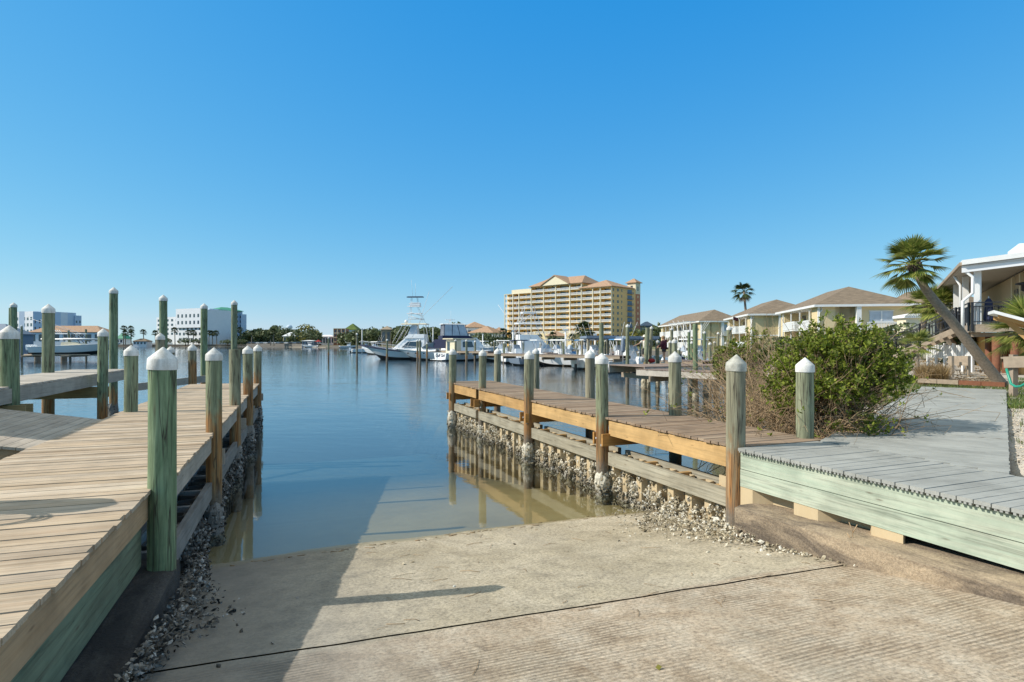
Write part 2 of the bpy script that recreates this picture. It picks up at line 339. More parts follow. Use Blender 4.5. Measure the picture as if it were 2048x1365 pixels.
def mat_cap(name, base, dirt):
    t = NT(name); p = t.pos(); r = t.rnd(); off = t.n('ShaderNodeCombineXYZ'); t.set(off.inputs[0], t.m('MULTIPLY', r, 31.0))
    n = t.noise(t.map(p, (14, 14, 3), 0, off.outputs[0]), 1, 5, .7); f = t.noise(p, 60, 4, .7)
    c = t.mix(t.ramp(n, [(.42, 0), (.72, dirt)]), base, (.30, .27, .20)); c = t.mix(1, c, t.ramp(r, [(0, .82), (1, 1.04)]), 'MULTIPLY'); c = t.mix(1, c, t.ramp(f, [(.3, .86), (.6, 1.03)]), 'MULTIPLY')
    t.bump(t.m('ADD', n, f), .2, .006); return t.fin(c, .6, .3)
M = dict(
 pile=mat_pile(), cap=mat_cap('white_cap_plastic', (.78, .77, .74), .55), capold=plain('grey_cap_plastic', (.47, .46, .40), .7, .45, 11, bump=.4),
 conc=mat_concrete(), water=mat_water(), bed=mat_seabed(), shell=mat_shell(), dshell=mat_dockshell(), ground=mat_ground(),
 deckL=wood('tan_dock_boards', [(.33,.235,.15), (.54,.42,.30), (.42,.31,.21), (.62,.51,.39), (.36,.275,.20), (.52,.385,.25)], FL.ang, wear=(.58,.51,.40), wearamt=.45),
 deckLw=wood('grey_dock_boards', [(.36,.29,.22), (.46,.39,.31), (.40,.33,.26)], FL.ang, along='y', wear=(.5,.47,.43)),
 deckU=wood('pale_dock_boards', [(.46,.40,.33), (.55,.49,.42), (.50,.44,.37)], FL.ang, wear=(.6,.57,.52)),
 deckR=wood('brown_dock_boards', [(.22,.14,.085), (.31,.215,.14), (.26,.175,.115), (.36,.265,.18), (.24,.17,.12)], FR.ang, wear=(.38,.31,.24), wearamt=.5),
 deckM=wood('distant_dock_boards', [(.22,.15,.12), (.30,.22,.18), (.26,.19,.15)], 0),
 fasR=wood('amber_fascia_timber', [(.52,.31,.12), (.58,.37,.16), (.48,.28,.11)], FR.ang, along='y', grain=.35, wear=(.62,.44,.22), fine=30),
 brR=wood('orange_brace_timber', [(.42,.21,.06), (.5,.27,.09)], FR.ang, grain=.4, wear=(.5,.3,.12), fine=30),
 fasL=wood('tan_fascia_timber', [(.42,.27,.15), (.46,.31,.18)], FL.ang, along='y', grain=.4, wear=(.5,.38,.26), fine=30),
 fasU=wood('grey_fascia_timber', [(.38,.34,.29), (.44,.40,.34)], FL.ang, along='y', grain=.4, wear=(.5,.46,.4), fine=30),
 brU=wood('yellow_brace_timber', [(.34,.24,.11), (.40,.29,.14)], FL.ang, grain=.4, wear=(.4,.33,.2), fine=30),
 green=wood('green_treated_timber', [(.36,.44,.34), (.42,.49,.39)], FR.ang, along='y', grain=.62, wear=(.54,.55,.44), wearamt=.85, fine=24),
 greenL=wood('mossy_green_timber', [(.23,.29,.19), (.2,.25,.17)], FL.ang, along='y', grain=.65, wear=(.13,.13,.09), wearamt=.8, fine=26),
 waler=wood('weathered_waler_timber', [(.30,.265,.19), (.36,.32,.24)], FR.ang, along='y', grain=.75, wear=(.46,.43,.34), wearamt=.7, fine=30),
 walerL=wood('grey_waler_timber', [(.20,.20,.19), (.26,.255,.24)], FL.ang, along='y', grain=.5, wear=(.34,.33,.31), fine=34),  # walerL: greyer and darker than the right-hand walers
 grey=wood('grey_composite_boards', [(.30,.305,.285), (.345,.35,.325), (.32,.325,.305)], FR.ang, grain=.25, wear=(.42,.425,.40), wearamt=.5, fine=60),
 greyP=wood('grey_composite_path', [(.31,.315,.295), (.355,.36,.335), (.33,.335,.31)], FP.ang, grain=.28, wear=(.43,.435,.41), wearamt=.55, fine=60),
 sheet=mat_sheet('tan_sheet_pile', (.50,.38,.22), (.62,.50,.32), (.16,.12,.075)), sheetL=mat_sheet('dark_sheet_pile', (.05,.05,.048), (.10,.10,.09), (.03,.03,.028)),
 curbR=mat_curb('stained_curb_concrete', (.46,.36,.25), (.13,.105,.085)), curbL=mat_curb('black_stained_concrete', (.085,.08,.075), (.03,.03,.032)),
 dark=plain('near_black', (.03,.026,.02), .9), white=plain('white_paint', (.78,.78,.77), .5, .08, 2), whiteb=plain('white_gelcoat', (.88,.88,.88), .25, .05, .8, spec=.5),  # dark: near-black, for the ramp joint filling and the walkway joists
 cream=plain('cream_gelcoat', (.72,.63,.45), .35, .06), navy=plain('navy_canvas', (.018,.025,.07), .8, .2), black=plain('black_metal', (.02,.02,.024), .45, .1),
 steel=plain('bright_tube', (.60,.61,.63), .5, .05), glass=mat_glass('dark_window_glass'), vinyl=plain('clear_vinyl', (.50,.55,.62), .2, .25, 1.2, spec=.6),
 yel=plain('yellow_stucco', (.84,.55,.19), .85, .06, .6), yelf=plain('shaded_flank_stucco', (.88,.52,.22), .85, .06, .6), yelp=plain('pale_yellow_siding', (.72,.58,.34), .8, .06, .8), crm=plain('cream_trim', (.74,.66,.48), .75, .06, .6),  # yelf: yellow stucco warmed to offset blue skylight on the shaded flank
 pink=plain('salmon_stucco', (.52,.20,.11), .85, .07, .6), terra=mat_shingle('terracotta_tiles', (.37,.235,.15), (.48,.32,.22)), brownroof=mat_shingle('brown_shingles', (.16,.122,.088), (.28,.22,.16)),
 wallw=plain('white_stucco', (.76,.77,.79), .8, .05, .3), bluew=plain('pale_blue_shade', (.50,.60,.72), .8, .05, .3), greenroof=plain('green_metal_roof', (.05,.28,.17), .6, .1),  # bluew: blue shade painted over white hotel walls; plain colour on the water tower
 tanw=plain('tan_siding', (.50,.28,.09), .85, .08, 2), redwood=plain('redwood_post', (.20,.075,.035), .8, .3, 9), porch=plain('cream_porch_siding', (.52,.42,.27), .8, .08, 2), soffit=plain('porch_ceiling', (.42,.40,.36), .8, .08, 1),
 timber=plain('new_timber', (.50,.29,.11), .8, .15, 6), oldtimber=plain('old_timber', (.34,.27,.2), .9, .25, 6, bump=.3), hose=plain('green_hose_rubber', (.02,.30,.20), .35, .1),
 bark=plain('bark', (.15,.11,.08), .95, .4, 14, bump=.8), palmbark=plain('palm_bark', (.27,.22,.17), .95, .4, 16, bump=.9), twig=plain('dry_twig', (.38,.265,.155), .9, .3, 5, island=.45),
 leaf=mat_leaf('shrub_leaf', (.16,.21,.022), (.35,.39,.06), .35), leafd=mat_leaf('oak_leaf', (.10,.13,.055), (.21,.24,.11), .25), leafy=mat_leaf('yellow_leaf', (.19,.18,.03), (.34,.31,.06), .15),
 palm=mat_leaf('palm_frond', (.17,.22,.04), (.42,.41,.11), .35), palmd=mat_leaf('dark_palm_frond', (.04,.065,.02), (.11,.135,.04), .15), dry=mat_leaf('dry_frond', (.30,.21,.12), (.50,.39,.25), .1), straw=mat_leaf('dry_grass', (.24,.15,.06), (.42,.30,.14), .15), grass=mat_leaf('grass_blade', (.10,.16,.03), (.26,.27,.08), .2),
 skin=plain('skin', (.52,.30,.20), .6, .05), maroon=plain('maroon_fleece', (.085,.014,.028), .9, .2, 12), charcoal=plain('charcoal_cloth', (.03,.032,.04), .9, .15), hair=plain('light_brown_hair', (.32,.2,.1), .7, .2), pale=plain('pale_cloth', (.7,.66,.58), .9, .1), red=plain('red_cloth', (.35,.02,.02), .8, .1),
 asph=plain('car_park', (.10,.10,.10), .9), lawn=plain('lawn', (.11,.16,.035), .95, .35, .3), wallg=plain('grey_seawall', (.20,.18,.155), .9, .25, .6), sand=plain('pale_sand', (.55,.47,.36), .95, .1), blue=plain('blue_canvas', (.05,.20,.42), .7, .15), teal=plain('pale_green_gelcoat', (.40,.62,.54), .3, .06), dkblue=plain('blue_grey_metal', (.17,.22,.29), .6, .15), lamp=plain('frosted_lamp', (.6,.6,.58), .4),
)
# ------------------------------------------------------------------ camera, sky, sun
cam = bpy.data.cameras.new('camera'); cam.sensor_width = 36; cam.lens = 36*F/2048; cam.shift_y = 4.5/2048; cam.clip_start = .05; cam.clip_end = 6000
co = bpy.data.objects.new('camera', cam); COL.objects.link(co); co.location = (0, 0, EYE); co.rotation_euler = (PI/2, 0, 0); scene.camera = co
scene.view_settings.view_transform = 'Standard'; scene.view_settings.look = 'None'; scene.view_settings.exposure = 0; scene.view_settings.gamma = 1
TOSUN = Vector((-.80, -.09, .60)).normalized(); ELEV = math.asin(TOSUN.z)
w = bpy.data.worlds.new('World'); scene.world = w; w.use_nodes = True; wt = w.node_tree; bg = wt.nodes['Background']
sky = wt.nodes.new('ShaderNodeTexSky'); sky.sky_type = 'NISHITA'; sky.sun_disc = False; sky.sun_elevation = ELEV
sky.sun_rotation = math.atan2(TOSUN.x, TOSUN.y); sky.altitude = 0; sky.air_density = 1.0; sky.dust_density = 0; sky.ozone_density = 4
# grade the Nishita sky to the clear saturated blue of a dry winter day, with neutral fill light added overhead
def wm(op, a, b=0, c=None):
    x = wt.nodes.new('ShaderNodeMath'); x.operation = op
    for i, q in enumerate((a, b, c)):
        if q is None: continue
        if isinstance(q, bpy.types.NodeSocket): wt.links.new(q, x.inputs[i])
        else: x.inputs[i].default_value = q
    return x.outputs[0]
SK = .13
sp_ = wt.nodes.new('ShaderNodeSeparateColor'); wt.links.new(sky.outputs[0], sp_.inputs[0])
r_ = wm('MAXIMUM', wm('SUBTRACT', wm('MULTIPLY', sp_.outputs[0], SK), .095), 0)
r_ = wm('MINIMUM', wm('ADD', wm('MULTIPLY', wm('POWER', r_, .95), .72), .016), .54)
g_ = wm('MULTIPLY', wm('POWER', wm('MULTIPLY', sp_.outputs[1], SK/.221), .6), .315)
b_ = wm('MULTIPLY', wm('POWER', wm('MULTIPLY', sp_.outputs[2], SK/.6), .2), .81)
tc = wt.nodes.new('ShaderNodeTexCoord'); sx = wt.nodes.new('ShaderNodeSeparateXYZ'); wt.links.new(tc.outputs['Generated'], sx.inputs[0])
hi = wt.nodes.new('ShaderNodeMapRange'); wt.links.new(sx.outputs[2], hi.inputs[0]); hi.inputs[1].default_value = .52; hi.inputs[2].default_value = .8; hi.inputs[3].default_value = 0; hi.inputs[4].default_value = .80  # added overhead fill that brightens the shadows, beyond the sky's own colour
r_ = wm('ADD', r_, hi.outputs[0]); g_ = wm('ADD', g_, wm('MULTIPLY', hi.outputs[0], .72))
cb = wt.nodes.new('ShaderNodeCombineColor')
for i, q in enumerate((r_, g_, b_)): wt.links.new(wm('DIVIDE', q, SK), cb.inputs[i])
wt.links.new(cb.outputs[0], bg.inputs[0]); bg.inputs[1].default_value = SK
sl = bpy.data.lights.new('sun', 'SUN'); sl.energy = 5.0; sl.angle = math.radians(.5); sl.color = (1, .93, .82)
so = bpy.data.objects.new('sun', sl); COL.objects.link(so); so.location = (-30, -2, 25); so.rotation_euler = (-TOSUN).to_track_quat('-Z', 'Y').to_euler()
scene.cycles.max_bounces = 8; scene.cycles.transparent_max_bounces = 16; scene.cycles.caustics_reflective = False; scene.cycles.caustics_refractive = False

def fbm(x, y, z=0): return mnoise.noise(Vector((x, y, z)))
def grid(fn, us, vs, name, mat, kind='structure', smooth=True):
    mb = MB(); nu, nv = len(us), len(vs); pts = [fn(u, v) for v in vs for u in us]
    up = (pts[1]-pts[0]).cross(pts[nu]-pts[0]).z > 0
    fs = []
    for j in range(nv-1):
        for i in range(nu-1):
            q = (j*nu+i, j*nu+i+1, (j+1)*nu+i+1, (j+1)*nu+i); fs.append(q if up else q[::-1])
    mb.add(pts, fs, 0, smooth); o = mb.build(name, mat); tag(o, kind=kind); return o
def lin(a, b, n): return [a+(b-a)*i/(n-1) for i in range(n)]

# ------------------------------------------------------------------ ramp, seabed, water
SLOPE = .137; S0 = 9.12
def ramp_z(s, t):
    z = SLOPE*(S0-s)
    z += .012*fbm(s*.7, t*.7)+.006*fbm(s*2.3, t*2.3, 5)
    if 7 < s < 12: z += .012*math.sin((s-9)*2.6+t*.4)
    return max(z, -1.9)
JT = 4.86
def ramp_pt(s, t, dz=0): return FM.pt(s, t, ramp_z(s, t)+dz)
def jt(t): return JT+.055*(5.4-t)-.08
ts = lin(-1.35, 6.55, 80)
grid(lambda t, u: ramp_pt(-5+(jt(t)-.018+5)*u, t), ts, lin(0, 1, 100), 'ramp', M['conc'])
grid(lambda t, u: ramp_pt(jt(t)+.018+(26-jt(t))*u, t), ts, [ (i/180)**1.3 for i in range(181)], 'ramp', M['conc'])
grid(lambda t, u: ramp_pt(jt(t)+u, t, -.022), ts, [-.03, 0, .03], 'ramp_joint', M['dark'])
def bed_z(x, y):
    s, t = FM.inv(x, y); z = SLOPE*(S0-s)-.06
    if t < -2.5: z -= min(1.6, (-2.5-t)*.8)
    if t > 6.6 and s > 9: z = max(z, -.62-.012*(s-9)) if s < 60 else z
    z = max(-2.4, min(z, .9))
    return z+.04*fbm(x*.6, y*.6)
def spread(a, b, n): return lin(a, b, n)
xs = [-900, -400, -150, -60]+lin(-30, 34, 90)+[60, 150, 400, 900]; ys = [-60, -20]+lin(-6, 60, 90)+[90, 150, 300, 900]
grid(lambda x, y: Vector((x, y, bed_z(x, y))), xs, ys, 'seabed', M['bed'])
mb = MB(); mb.quad((-1500, -40, 0), (1500, -40, 0), (1500, 1500, 0), (-1500, 1500, 0)); tag(mb.build('water', M['water']), kind='structure')

# shoreline of the near land on the right
SH = [(4.9, -30), (5.0, 3), (5.3, 8.4), (6.0, 10.0), (7.6, 13), (9.4, 19), (11, 27), (14.5, 38), (22, 52), (34, 70), (60, 75)]
def shore_d(x, y):
    best = 1e9; sgn = 1
    for (a, b), (c, d) in zip(SH, SH[1:]):
        vx, vy = c-a, d-b; l = vx*vx+vy*vy; k = max(0, min(1, ((x-a)*vx+(y-b)*vy)/l)); px, py = a+vx*k, b+vy*k
        q = math.hypot(x-px, y-py)
        if q < best-1e-9: best = q; sgn = 1 if (vx*(y-b)-vy*(x-a)) < 0 else -1
    return best*sgn
def ground_z(x, y):
    d = shore_d(x, y); z = -.45+d*2.4 if d < .72 else 1.28+min(.14, (d-.72)*.05)
    ps, pt_ = FP.inv(x, y)
    if d > .9 and -.1 < pt_ < 5: z = max(z, 1.455-max(0, pt_-3)*.05); return z+.012*fbm(x*.8, y*.8)
    return max(-1.4, z)+.03*fbm(x*.8, y*.8)+.015*fbm(x*3, y*3)
def gfun(x, y):
    z = ground_z(x, y)
    s, t = FM.inv(x, y)
    if t < 6.6 and y < 8.2: z = min(z, ramp_z(s, t)-.3, .3)
    return Vector((x, y, z))
grid(gfun, lin(3.5, 30, 100)+[36, 45, 60, 90], [-30, -12]+lin(-4, 46, 130)+[52, 60, 70, 85], 'ground', M['ground'])

# kerbs of the ramp
def curb(fr_t0, fr_t1, s0, s1, z_at, mat, name, label, seed):
    mb = MB(); n = 46; rr = random.Random(seed); rows = []
    for i in range(n):
        s = s0+(s1-s0)*i/(n-1); zt = z_at(s)
        w1 = fr_t1+.02*fbm(s*1.7, seed); w0 = fr_t0+.02*fbm(s*1.7, seed+9)
        j = lambda k: .014*fbm(s*3.1, k+seed)
        rows.append([FM.pt(s, w0, -.6), FM.pt(s, w0, zt-.03+j(1)), FM.pt(s, w0+(w1-w0)*.12, zt+j(2)), FM.pt(s, w0+(w1-w0)*.5, zt+j(3)), FM.pt(s, w0+(w1-w0)*.88, zt+j(4)), FM.pt(s, w1, zt-.03+j(5)), FM.pt(s, w1+.02, -.6)])
    vs = [p for r in rows for p in r]; k = 7
    fs = []
    for i in range(n-1):
        for a in range(k-1): fs.append((i*k+a, i*k+a+1, (i+1)*k+a+1, (i+1)*k+a))
    fs.append(tuple(range(k))); fs.append(tuple(range((n-1)*k, n*k))[::-1])
    mb.add(vs, fs, 0, True); o = mb.build(name, mat, at=FM.pt((s0+s1)/2, (fr_t0+fr_t1)/2), sharp=35)
    bm = bmesh.new(); bm.from_mesh(o.data); bmesh.ops.recalc_face_normals(bm, faces=bm.faces); bm.to_mesh(o.data); bm.free()
    return tag(o, label, 'kerb')
cz = lambda s: .80+max(0, 6.5-s)*.045
curb(5.74, 6.6, -4, 6.5, cz, M['curbR'], 'concrete_curb', 'stained tan concrete kerb below the pale green timber boards', 3)
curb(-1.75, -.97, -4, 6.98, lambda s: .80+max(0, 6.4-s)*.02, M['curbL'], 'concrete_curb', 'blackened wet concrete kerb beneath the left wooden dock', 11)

# ------------------------------------------------------------------ docks
def boards(fr, s0, s1, t0, t1, zf, wid=.14, gap=.012, th=.038, jit=.014, seed=1, clip=None):
    mb = MB(); rr = random.Random(seed); s = s0
    while s < s1-.02:
        a, b = t0+rr.uniform(-jit, jit), t1+rr.uniform(-jit, jit)
        if clip: a = max(a, clip(s+wid/2))
        if b-a > .05:
            z = zf(s)+rr.uniform(-.0025, .0025); tw = rr.uniform(-.003, .003)
            o = fr.pt(s, a, z-th); mb.hexa(o, fr.d*min(wid, s1-s), fr.e*(b-a)+Vector((0,0,tw)), Vector((0,0,th)))
        s += wid+gap
    return mb
def corrug(fr, s0, s1, t0, depth, z0, z1, per=.46):
    mb = MB(); pts = []; s = s0; k = 0
    seq = [(0, 0), (.34, 0), (.5, 1), (.84, 1), (1, 0)]
    while s < s1:
        for a, b in seq[:-1]: pts.append((s+a*per, t0+b*depth))
        s += per
    vs = []
    for a, b in pts: vs += [fr.pt(a, b, z0), fr.pt(a, b, z1), fr.pt(a, b+.03, z1), fr.pt(a, b+.03, z0)]
    fs = []
    for i in range(len(pts)-1):
        for q in range(4): fs.append((i*4+q, i*4+(q+1) % 4, (i+1)*4+(q+1) % 4, (i+1)*4+q))
    mb.add(vs, fs); return mb

# right brown dock
RS = [0, 3.55, 7.25, 11.2, 13.88]   # pilings along it
zR = lambda s: 1.535+.005*s
rd = empty('wooden_dock', FR.pt(0, .8), 'long narrow dock of reddish brown boards with amber side beams right of the ramp', 'dock')
boards(FR, -.12, 14.35, -.03, 1.62, zR, seed=5).build('deck', M['deckR'], rd)
mb = MB()
for a, b in zip(RS, RS[1:]):
    mb.fbox(FR, a+.14, b-.14, .0, .045, zR(a)-.05-.285, zR(a)-.05); 
mb.fbox(FR, RS[-1]+.14, 14.3, .0, .045, zR(13)-.335, zR(13)-.05)
mb.build('side_beam', M['fasR'], rd)
mb = MB(); mb.fbox(FR, 0, 14.3, 1.5, 1.545, 1.2, 1.49); mb.fbox(FR, 0, 14.3, .75, .79, 1.2, 1.49); mb.build('joist', M['brR'], rd)
for a in RS[1:]:
    for sg in (-1, 1):
        mb = MB(); o = a+sg*.165; mb.fbox(FR, o-.022, o+.022, -.17, 1.75, 1.0, 1.235); mb.build('cross_beam', M['brR'], rd)
mb = MB(); mb.fbox(FR, .12, .17, .02, .5, .75, 1.2); mb.build('cross_beam', M['oldtimber'], rd)

def sea_wall(fr, sp, sg, zt, wm, sm, name, label, s_end, far):
    t = empty(name, fr.pt(sp[0], 0), label, 'seawall')
    for a, b in zip(sp, sp[1:]):
        mb = MB(); mb.fbox(fr, a+.13, b-.13, sg*.03-.04, sg*.03+.04, zt-.25, zt); mb.build('front_waler', wm, t)
        mb = MB(); mb.fbox(fr, a+.13, b-.13, sg*.42-.04, sg*.42+.04, zt-.25, zt+.015); mb.build('rear_waler', wm, t)
        q = a+.5
        while q < b-.3:
            mb = MB(); mb.fbox(fr, q, q+.09, min(sg*.075, sg*.375), max(sg*.075, sg*.375), zt-.18, zt-.02); q += .92
            mb.build('spacer_block', M['fasR'] if sg > 0 else wm, t)
    if sg > 0: mb = corrug(fr, s_end, far, .10, .22, -1.8, zt-.05)
    else: mb = corrug(fr, s_end, far, -.35, .22, -1.8, zt-.05)
    if sg > 0: corrug(fr, -2.45, -.35, -.03, .2, .3, 1.0, 1.05).build('sheet_pile', sm, t)
    mb.build('sheet_pile', sm, t); return t
sea_wall(FR, RS, 1, .87, M['waler'], M['sheet'], 'seawall', 'tan corrugated seawall with weathered timber rails crusted in oysters right of the ramp', -.3, 14.2)

# grey composite walkway with pale green side boards
gw = empty('grey_walkway', FR.pt(-3, .7), 'grey composite walkway with pale green treated side boards', 'walkway')
boards(FR, -9.5, -.13, -.10, 1.43, lambda s: 1.535, seed=8, jit=.004, gap=.011).build('deck', M['grey'], gw)
boards(FP, -3, 15.6, -2.18, 0, lambda s: 1.545+max(0, s-2)*.0, seed=9, jit=.006, gap=.003, clip=lambda s: (1.445-FR.inv(*FP.pt(s, 0)[:2])[1])/(FP.e.dot(FR.e))).build('deck', M['greyP'], gw)
mb = MB(); s = -9.5
while s < -.15:
    for k in range(3): mb.fbox(FR, s+.012+k*.045, s+.036+k*.045, -.096, .3, 1.535-.06, 1.535-.037)
    s += .151
mb.build('board_rib', M['grey'], gw)
mb = MB(); mb.fbox(FR, -9.5, -.13, -.035, .005, 1.235, 1.462); mb.build('side_board', M['green'], gw)
mb = MB(); mb.fbox(FR, -9.5, -.13, -.04, .0, .99, 1.226); mb.build('side_board', M['green'], gw)
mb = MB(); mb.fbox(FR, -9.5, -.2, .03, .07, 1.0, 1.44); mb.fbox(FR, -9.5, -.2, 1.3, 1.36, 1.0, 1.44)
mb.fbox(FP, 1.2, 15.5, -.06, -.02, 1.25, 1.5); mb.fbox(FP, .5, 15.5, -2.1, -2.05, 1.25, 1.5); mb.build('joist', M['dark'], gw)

# left tan dock
zL = lambda s: 1.59+.0035*max(0, s)
LS = [0.0, 3.85, 8.1, 11.0, 15.3]
ld = empty('wooden_dock', FL.pt(3, -1), 'tan plank dock running out into the harbour left of the ramp', 'dock')
boards(FL, -9, .02, -2.1, -.06, zL, seed=15, wid=.145).build('deck', M['deckL'], ld)
boards(FL, .029, 15.6, -2.1, .04, zL, seed=16, wid=.145).build('deck', M['deckL'], ld)
mb = MB(); mb.fbox(FL, -9, -.1, -.13, -.085, 1.30, 1.545)
mb.build('side_beam', M['fasL'], ld)
for a, b in zip(LS, LS[1:]):
    mb = MB(); mb.fbox(FL, a+.13, b-.13, -.045, .0, 1.29, 1.545); mb.build('side_beam', M['fasU'], ld)
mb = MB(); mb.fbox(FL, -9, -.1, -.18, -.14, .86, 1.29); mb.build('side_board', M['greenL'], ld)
mb = MB(); mb.fbox(FL, -9, 15.5, -2.05, -2.0, 1.29, 1.54); mb.fbox(FL, -9, 15.5, -1.05, -1.0, 1.29, 1.54); mb.build('joist', M['brU'], ld)
for a in LS[1:]:
    mb = MB(); mb.fbox(FL, a+.15, a+.2, -2.2, .16, 1.04, 1.285); mb.build('cross_beam', M['fasU'], ld)
mb = MB(); mb.fbox(FL, 15.63, 15.67, -2.1, .03, 1.35, 1.6); mb.build('end_beam', M['fasL'], ld)
mb = MB(); mb.beam(P(255, 777, 21.0), P(420, 757, 23.6), .05, .26); mb.build('end_beam', M['fasU'], ld)
sea_wall(FL, LS, -1, .82, M['walerL'], M['sheetL'], 'seawall', 'dark seawall with grey timber rails under the left dock', .4, 15.5)

# sloping gangway up to the higher dock
gz = lambda t: 1.59+.60*max(0, min(1, (-2.1-t)/3.6))
mb = MB(); rr = random.Random(4); t = -2.108
sA, sB = 3.0, 6.25
rw = FL
while t > -6.0:
    w_ = .14; a, b = sA+rr.uniform(-.01, .01), sB+rr.uniform(-.01, .01)
    z0, z1 = gz(t), gz(t-w_)
    mb.hexa(rw.pt(a, t-w_, z1-.038), rw.d*(b-a), Vector((*(rw.e*w_)[:2], z0-z1)), Vector((0,0,.038))); t -= w_+.009
ga = empty('gangway', FL.pt(4.6, -3.5), 'shaded sloping gangway of grey planks joining the tan dock to the higher dock', 'gangway')
mb.build('deck', M['deckLw'], ga)
for s in (sA+.03, sB-.03, (sA+sB)/2):
    mb = MB(); mb.hexa(FL.pt(s, -5.9, gz(-5.9)-.29), FL.pt(s, -2.15, gz(-2.15)-.29)-FL.pt(s, -5.9, gz(-5.9)-.29), FL.d*.045, Vector((0,0,.25))); mb.build('side_beam', M['fasL'], ga)

# higher dock on the left
FU = Frame(-10.05, 12.3, -1.75, 5.0)
ud = empty('wooden_dock', FU.pt(3, -.8), 'higher sun-bleached dock on tall pilings at the left edge', 'dock')
boards(FU, -6, 8.4, -1.75, -.1, lambda s: 2.135, seed=22, wid=.145).build('deck', M['deckU'], ud)
mb = MB(); mb.fbox(FU, -6, 8.4, -.12, -.075, 1.80, 2.09); mb.build('side_beam', M['fasU'], ud)
mb = MB(); mb.fbox(FU, -6, 8.4, -1.72, -1.68, 1.80, 2.09); mb.build('side_beam', M['fasU'], ud)
mb = MB(); mb.fbox(FU, 8.42, 8.46, -1.75, -.1, 1.80, 2.1); mb.build('end_beam', M['fasU'], ud)
for s in (-.2, 4.95):
    for q in (-.17, .17):
        mb = MB(); mb.fbox(FU, s+q-.022, s+q+.022, -1.95, .2, 1.47, 1.76); mb.build('cross_beam', M['brU'], ud)

# ------------------------------------------------------------------ pilings
def shellbit(mb, p, nrm, size, rr):
    n = Vector(nrm).normalized(); x = n.orthogonal().normalized(); y = n.cross(x); a0 = rr.uniform(0, 6.28)
    n2 = (n+x*rr.uniform(-.9, .9)+y*rr.uniform(-.9, .9)).normalized(); x = n2.orthogonal().normalized(); y = n2.cross(x)
    vs = [p+n2*size*.45]; k = 6
    for i in range(k):
        a = a0+2*PI*i/k; r_ = size*rr.uniform(.55, 1.05)*(1.25 if i in (0, 3) else .8); vs.append(p+x*math.cos(a)*r_+y*math.sin(a)*r_+n2*size*rr.uniform(-.15, .2))
    mb.add(vs, [(0, 1+i, 1+(i+1) % k) for i in range(k)], 0, False)
def post_mesh(mb, r, ztop, zb, seed, lean, n=20, rough=.035, dz=.22):
    rr = random.Random(seed); rings = max(3, int((ztop-zb)/dz)); b = len(mb.v); ph = rr.uniform(0, 50)
    for i in range(rings+1):
        z = zb+(ztop-zb)*i/rings
        for k in range(n):
            a = 2*PI*k/n; q = r*(1+rough*fbm(math.cos(a)*1.6+ph, math.sin(a)*1.6, z*.7)+rough*.6*fbm(math.cos(a)*5+ph, math.sin(a)*5, z*1.5))*(1.03-.02*(z-zb)/(ztop-zb+.01))
            mb.v.append(Vector((q*math.cos(a)+lean[0]*z, q*math.sin(a)+lean[1]*z, z)))
    for i in range(rings):
        for k in range(n):
            k2 = (k+1) % n; mb.f.append([b+i*n+k, b+i*n+k2, b+(i+1)*n+k2, b+(i+1)*n+k]); mb.m.append(0); mb.sm.append(True)
    mb.f.append([b+rings*n+k for k in range(n)]); mb.m.append(0); mb.sm.append(False)
def cap_mesh(r, n=24, tall=1.0):
    mb = MB(); R_ = r*1.09
    mb.lathe((0,0,0), [(R_*1.0, 0), (R_*1.01, .02*r/.13), (R_*.985, .105*r/.13), (R_*.93, .118*r/.13), (R_*.42, .185*r/.13*tall), (R_*.12, .222*r/.13*tall), (.004, .232*r/.13*tall)], n)
    return mb
SEED = [100]
